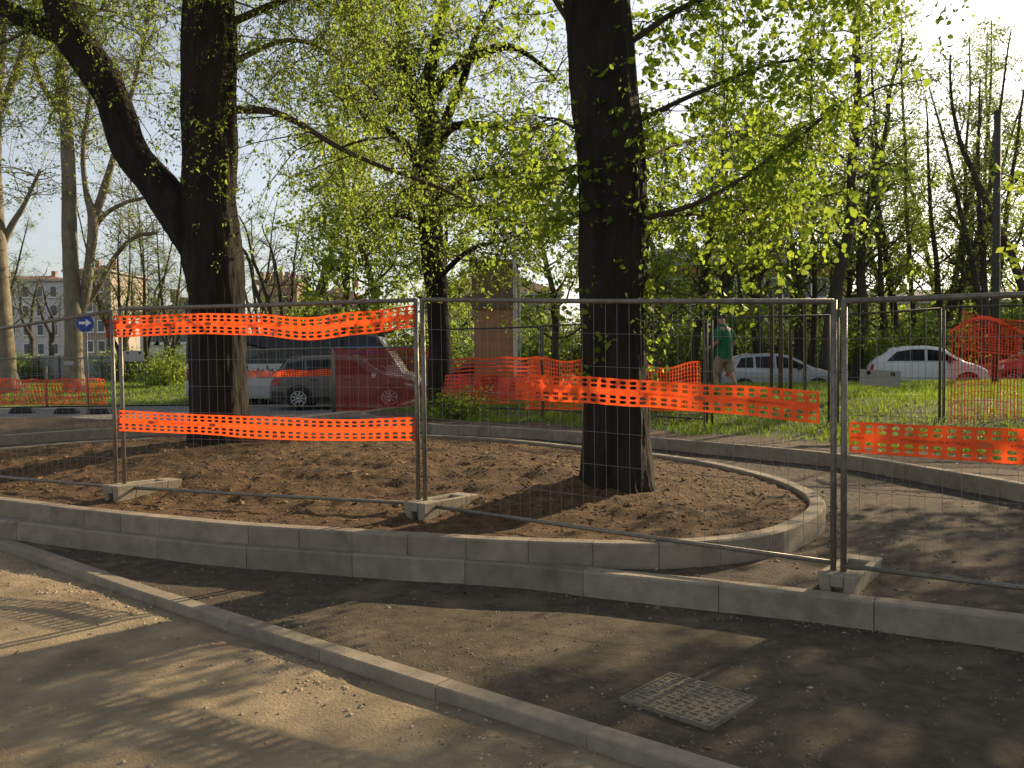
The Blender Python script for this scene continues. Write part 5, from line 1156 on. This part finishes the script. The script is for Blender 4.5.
# dark conifer
T = Tree(55); rr_ = T.r; T.mb.tube([(0, 0, 0), (0, 0, 5.2)], [.16, .03], 8)
for i in range(420):
    z = rr_.uniform(.6, 5.2); a = rr_.uniform(0, 6.28); ln = (5.5-z)*.30*rr_.uniform(.5, 1.1); T.twig((0, 0, z), dirv(a, -.1), ln, .012, .3, .2, 4, 3, .05, .06, .1)
root = empty('conifer', (0, 0, 0), 'small dark conifer behind the minibus, beside the reddish house', 'tree'); T.done(root, M['bark2'], M['leaf_dark'], .10); place(root, 309, 46, .4, 1.12, 0, first=True)
# shrubs
def shrub(name, seed, H, W_, n, leafm, size, label):
    T = Tree(seed); r = T.r
    for i in range(int(n/22)):
        a = r.uniform(0, 6.28); d = dirv(a, r.uniform(.5, 1.45)); ln = H*r.uniform(.6, 1.1); 
        sp = T.twig((r.normal(0, .08), r.normal(0, .08), 0), d, ln, .016, .1, .3, 6, 4, .09, .1*W_, .25)
        for j in range(4): T.twig(sp[r.integers(2, 7)], dirv(r.uniform(0, 6.28), r.uniform(-.4, 1)), H*.32, .006, .3, .3, 4, 3, .07, .09*W_, 0)
    T.mb.tube([(0, 0, -.05), (.02, 0, H*.4)], [.045, .03], 6)
    root = empty(name, (0, 0, 0), label, 'shrub'); T.done(root, M['bark2'], M[leafm], size); return root
SA = shrub('shrub', 301, 2.4, 1.4, 1300, 'leaf_lime', .10, ''); SB = shrub('shrub', 302, 2.2, 1.6, 1500, 'leaf_mid', .10, '')
put(SA, 160, 40.0, .3, .85, 0, 'bright lime young tree standing alone on the far lawn left of the forked trunk')
put(SA, 912, 33.0, .5, 1.25, 1.0, 'yellow green shrub behind the rear of the white car')
put(SA, 872, 35.0, .5, 1.0, 2.0, 'yellow green shrub between the leaning trunk and the white car')
for x, Y, s_, rz in ((640, 36, 1.5, .2), (684, 40, 1.4, 1.1), (730, 44, 1.6, 2.6), (775, 41, 1.3, 3.9), (815, 45, 1.6, 5.0), (850, 42, 1.4, .6), (895, 47, 1.7, 1.4), (935, 42, 1.5, 2.2), (970, 40, 1.5, 3.1), (1010, 38, 1.6, 4.2), (1050, 40, 1.7, 5.3), (585, 40, 1.5, .9)):
    put(SB, x, Y, .45, s_, rz, 'green undergrowth bush among the grove trunks behind the parked cars', 'undergrowth bushes in the grove')
for x, Y, s_, rz in ((20, 50, .8, .4), (48, 50.5, .7, 2), (108, 50, .8, 3), (128, 49, .9, 4), (178, 46.5, .8, 5)):
    put(SB, x, Y, .3, s_, rz, 'low green bush in front of the grey hoarding at left', 'bushes before the hoarding')
for x, Y, s_, rz in ((345, 44, 1.5, .4), (400, 40, 1.5, 2), (440, 43, 1.5, 3), (500, 40, 1.3, 4.1), (535, 42, 1.5, 5.2)):
    put(SB, x, Y, .3, s_, rz, 'green bush behind the minibus and the brown pillar', 'bushes behind the pillar')
put(SA, 455, 19.4, .36, .30, 0, 'low dark green plant at the foot of the fence with the red band', sx=1.6)
PS = proto('leafy_tree', 107, 'bark2', 'leaf_lime', .125, '', kw=dict(H=10.5, r0=.20, c0=.12, spread=3.0, nl=24, up=.6, lsp=.042, lspread=.13, wig=.08, twigs=5, sub=5))
# shading trees on the lawn beyond the right edge of the photo
for (x, y, s_, rz, lb) in ((12.0, 11.8, 1.0, .3, 'leafy tree on the lawn just outside the right edge, level with the ring kerb'), (12.6, 9.6, 1.0, 1.9, 'leafy tree on the lawn outside the right edge, nearest to the lane'), (14.9, 14.3, 1.05, 3.2, 'leafy tree on the lawn outside the right edge, farthest along'), (16.2, 11.6, 1.15, 4.6, 'taller leafy tree outside the right edge, behind three others'), (10.4, 11.3, .86, 2.6, 'small leafy tree on the lawn outside the right edge, in front of the others'), (10.2, 8.0, .8, 5.3, 'smaller leafy tree outside the right edge, closest to the gravel path')):
    o = PS if lb.startswith('smaller') else copy_tree(PS); o.location = (x, y, .6); o.scale = (s_*1.1, s_*1.1, s_); o.rotation_euler.z = rz; o['label'] = lb
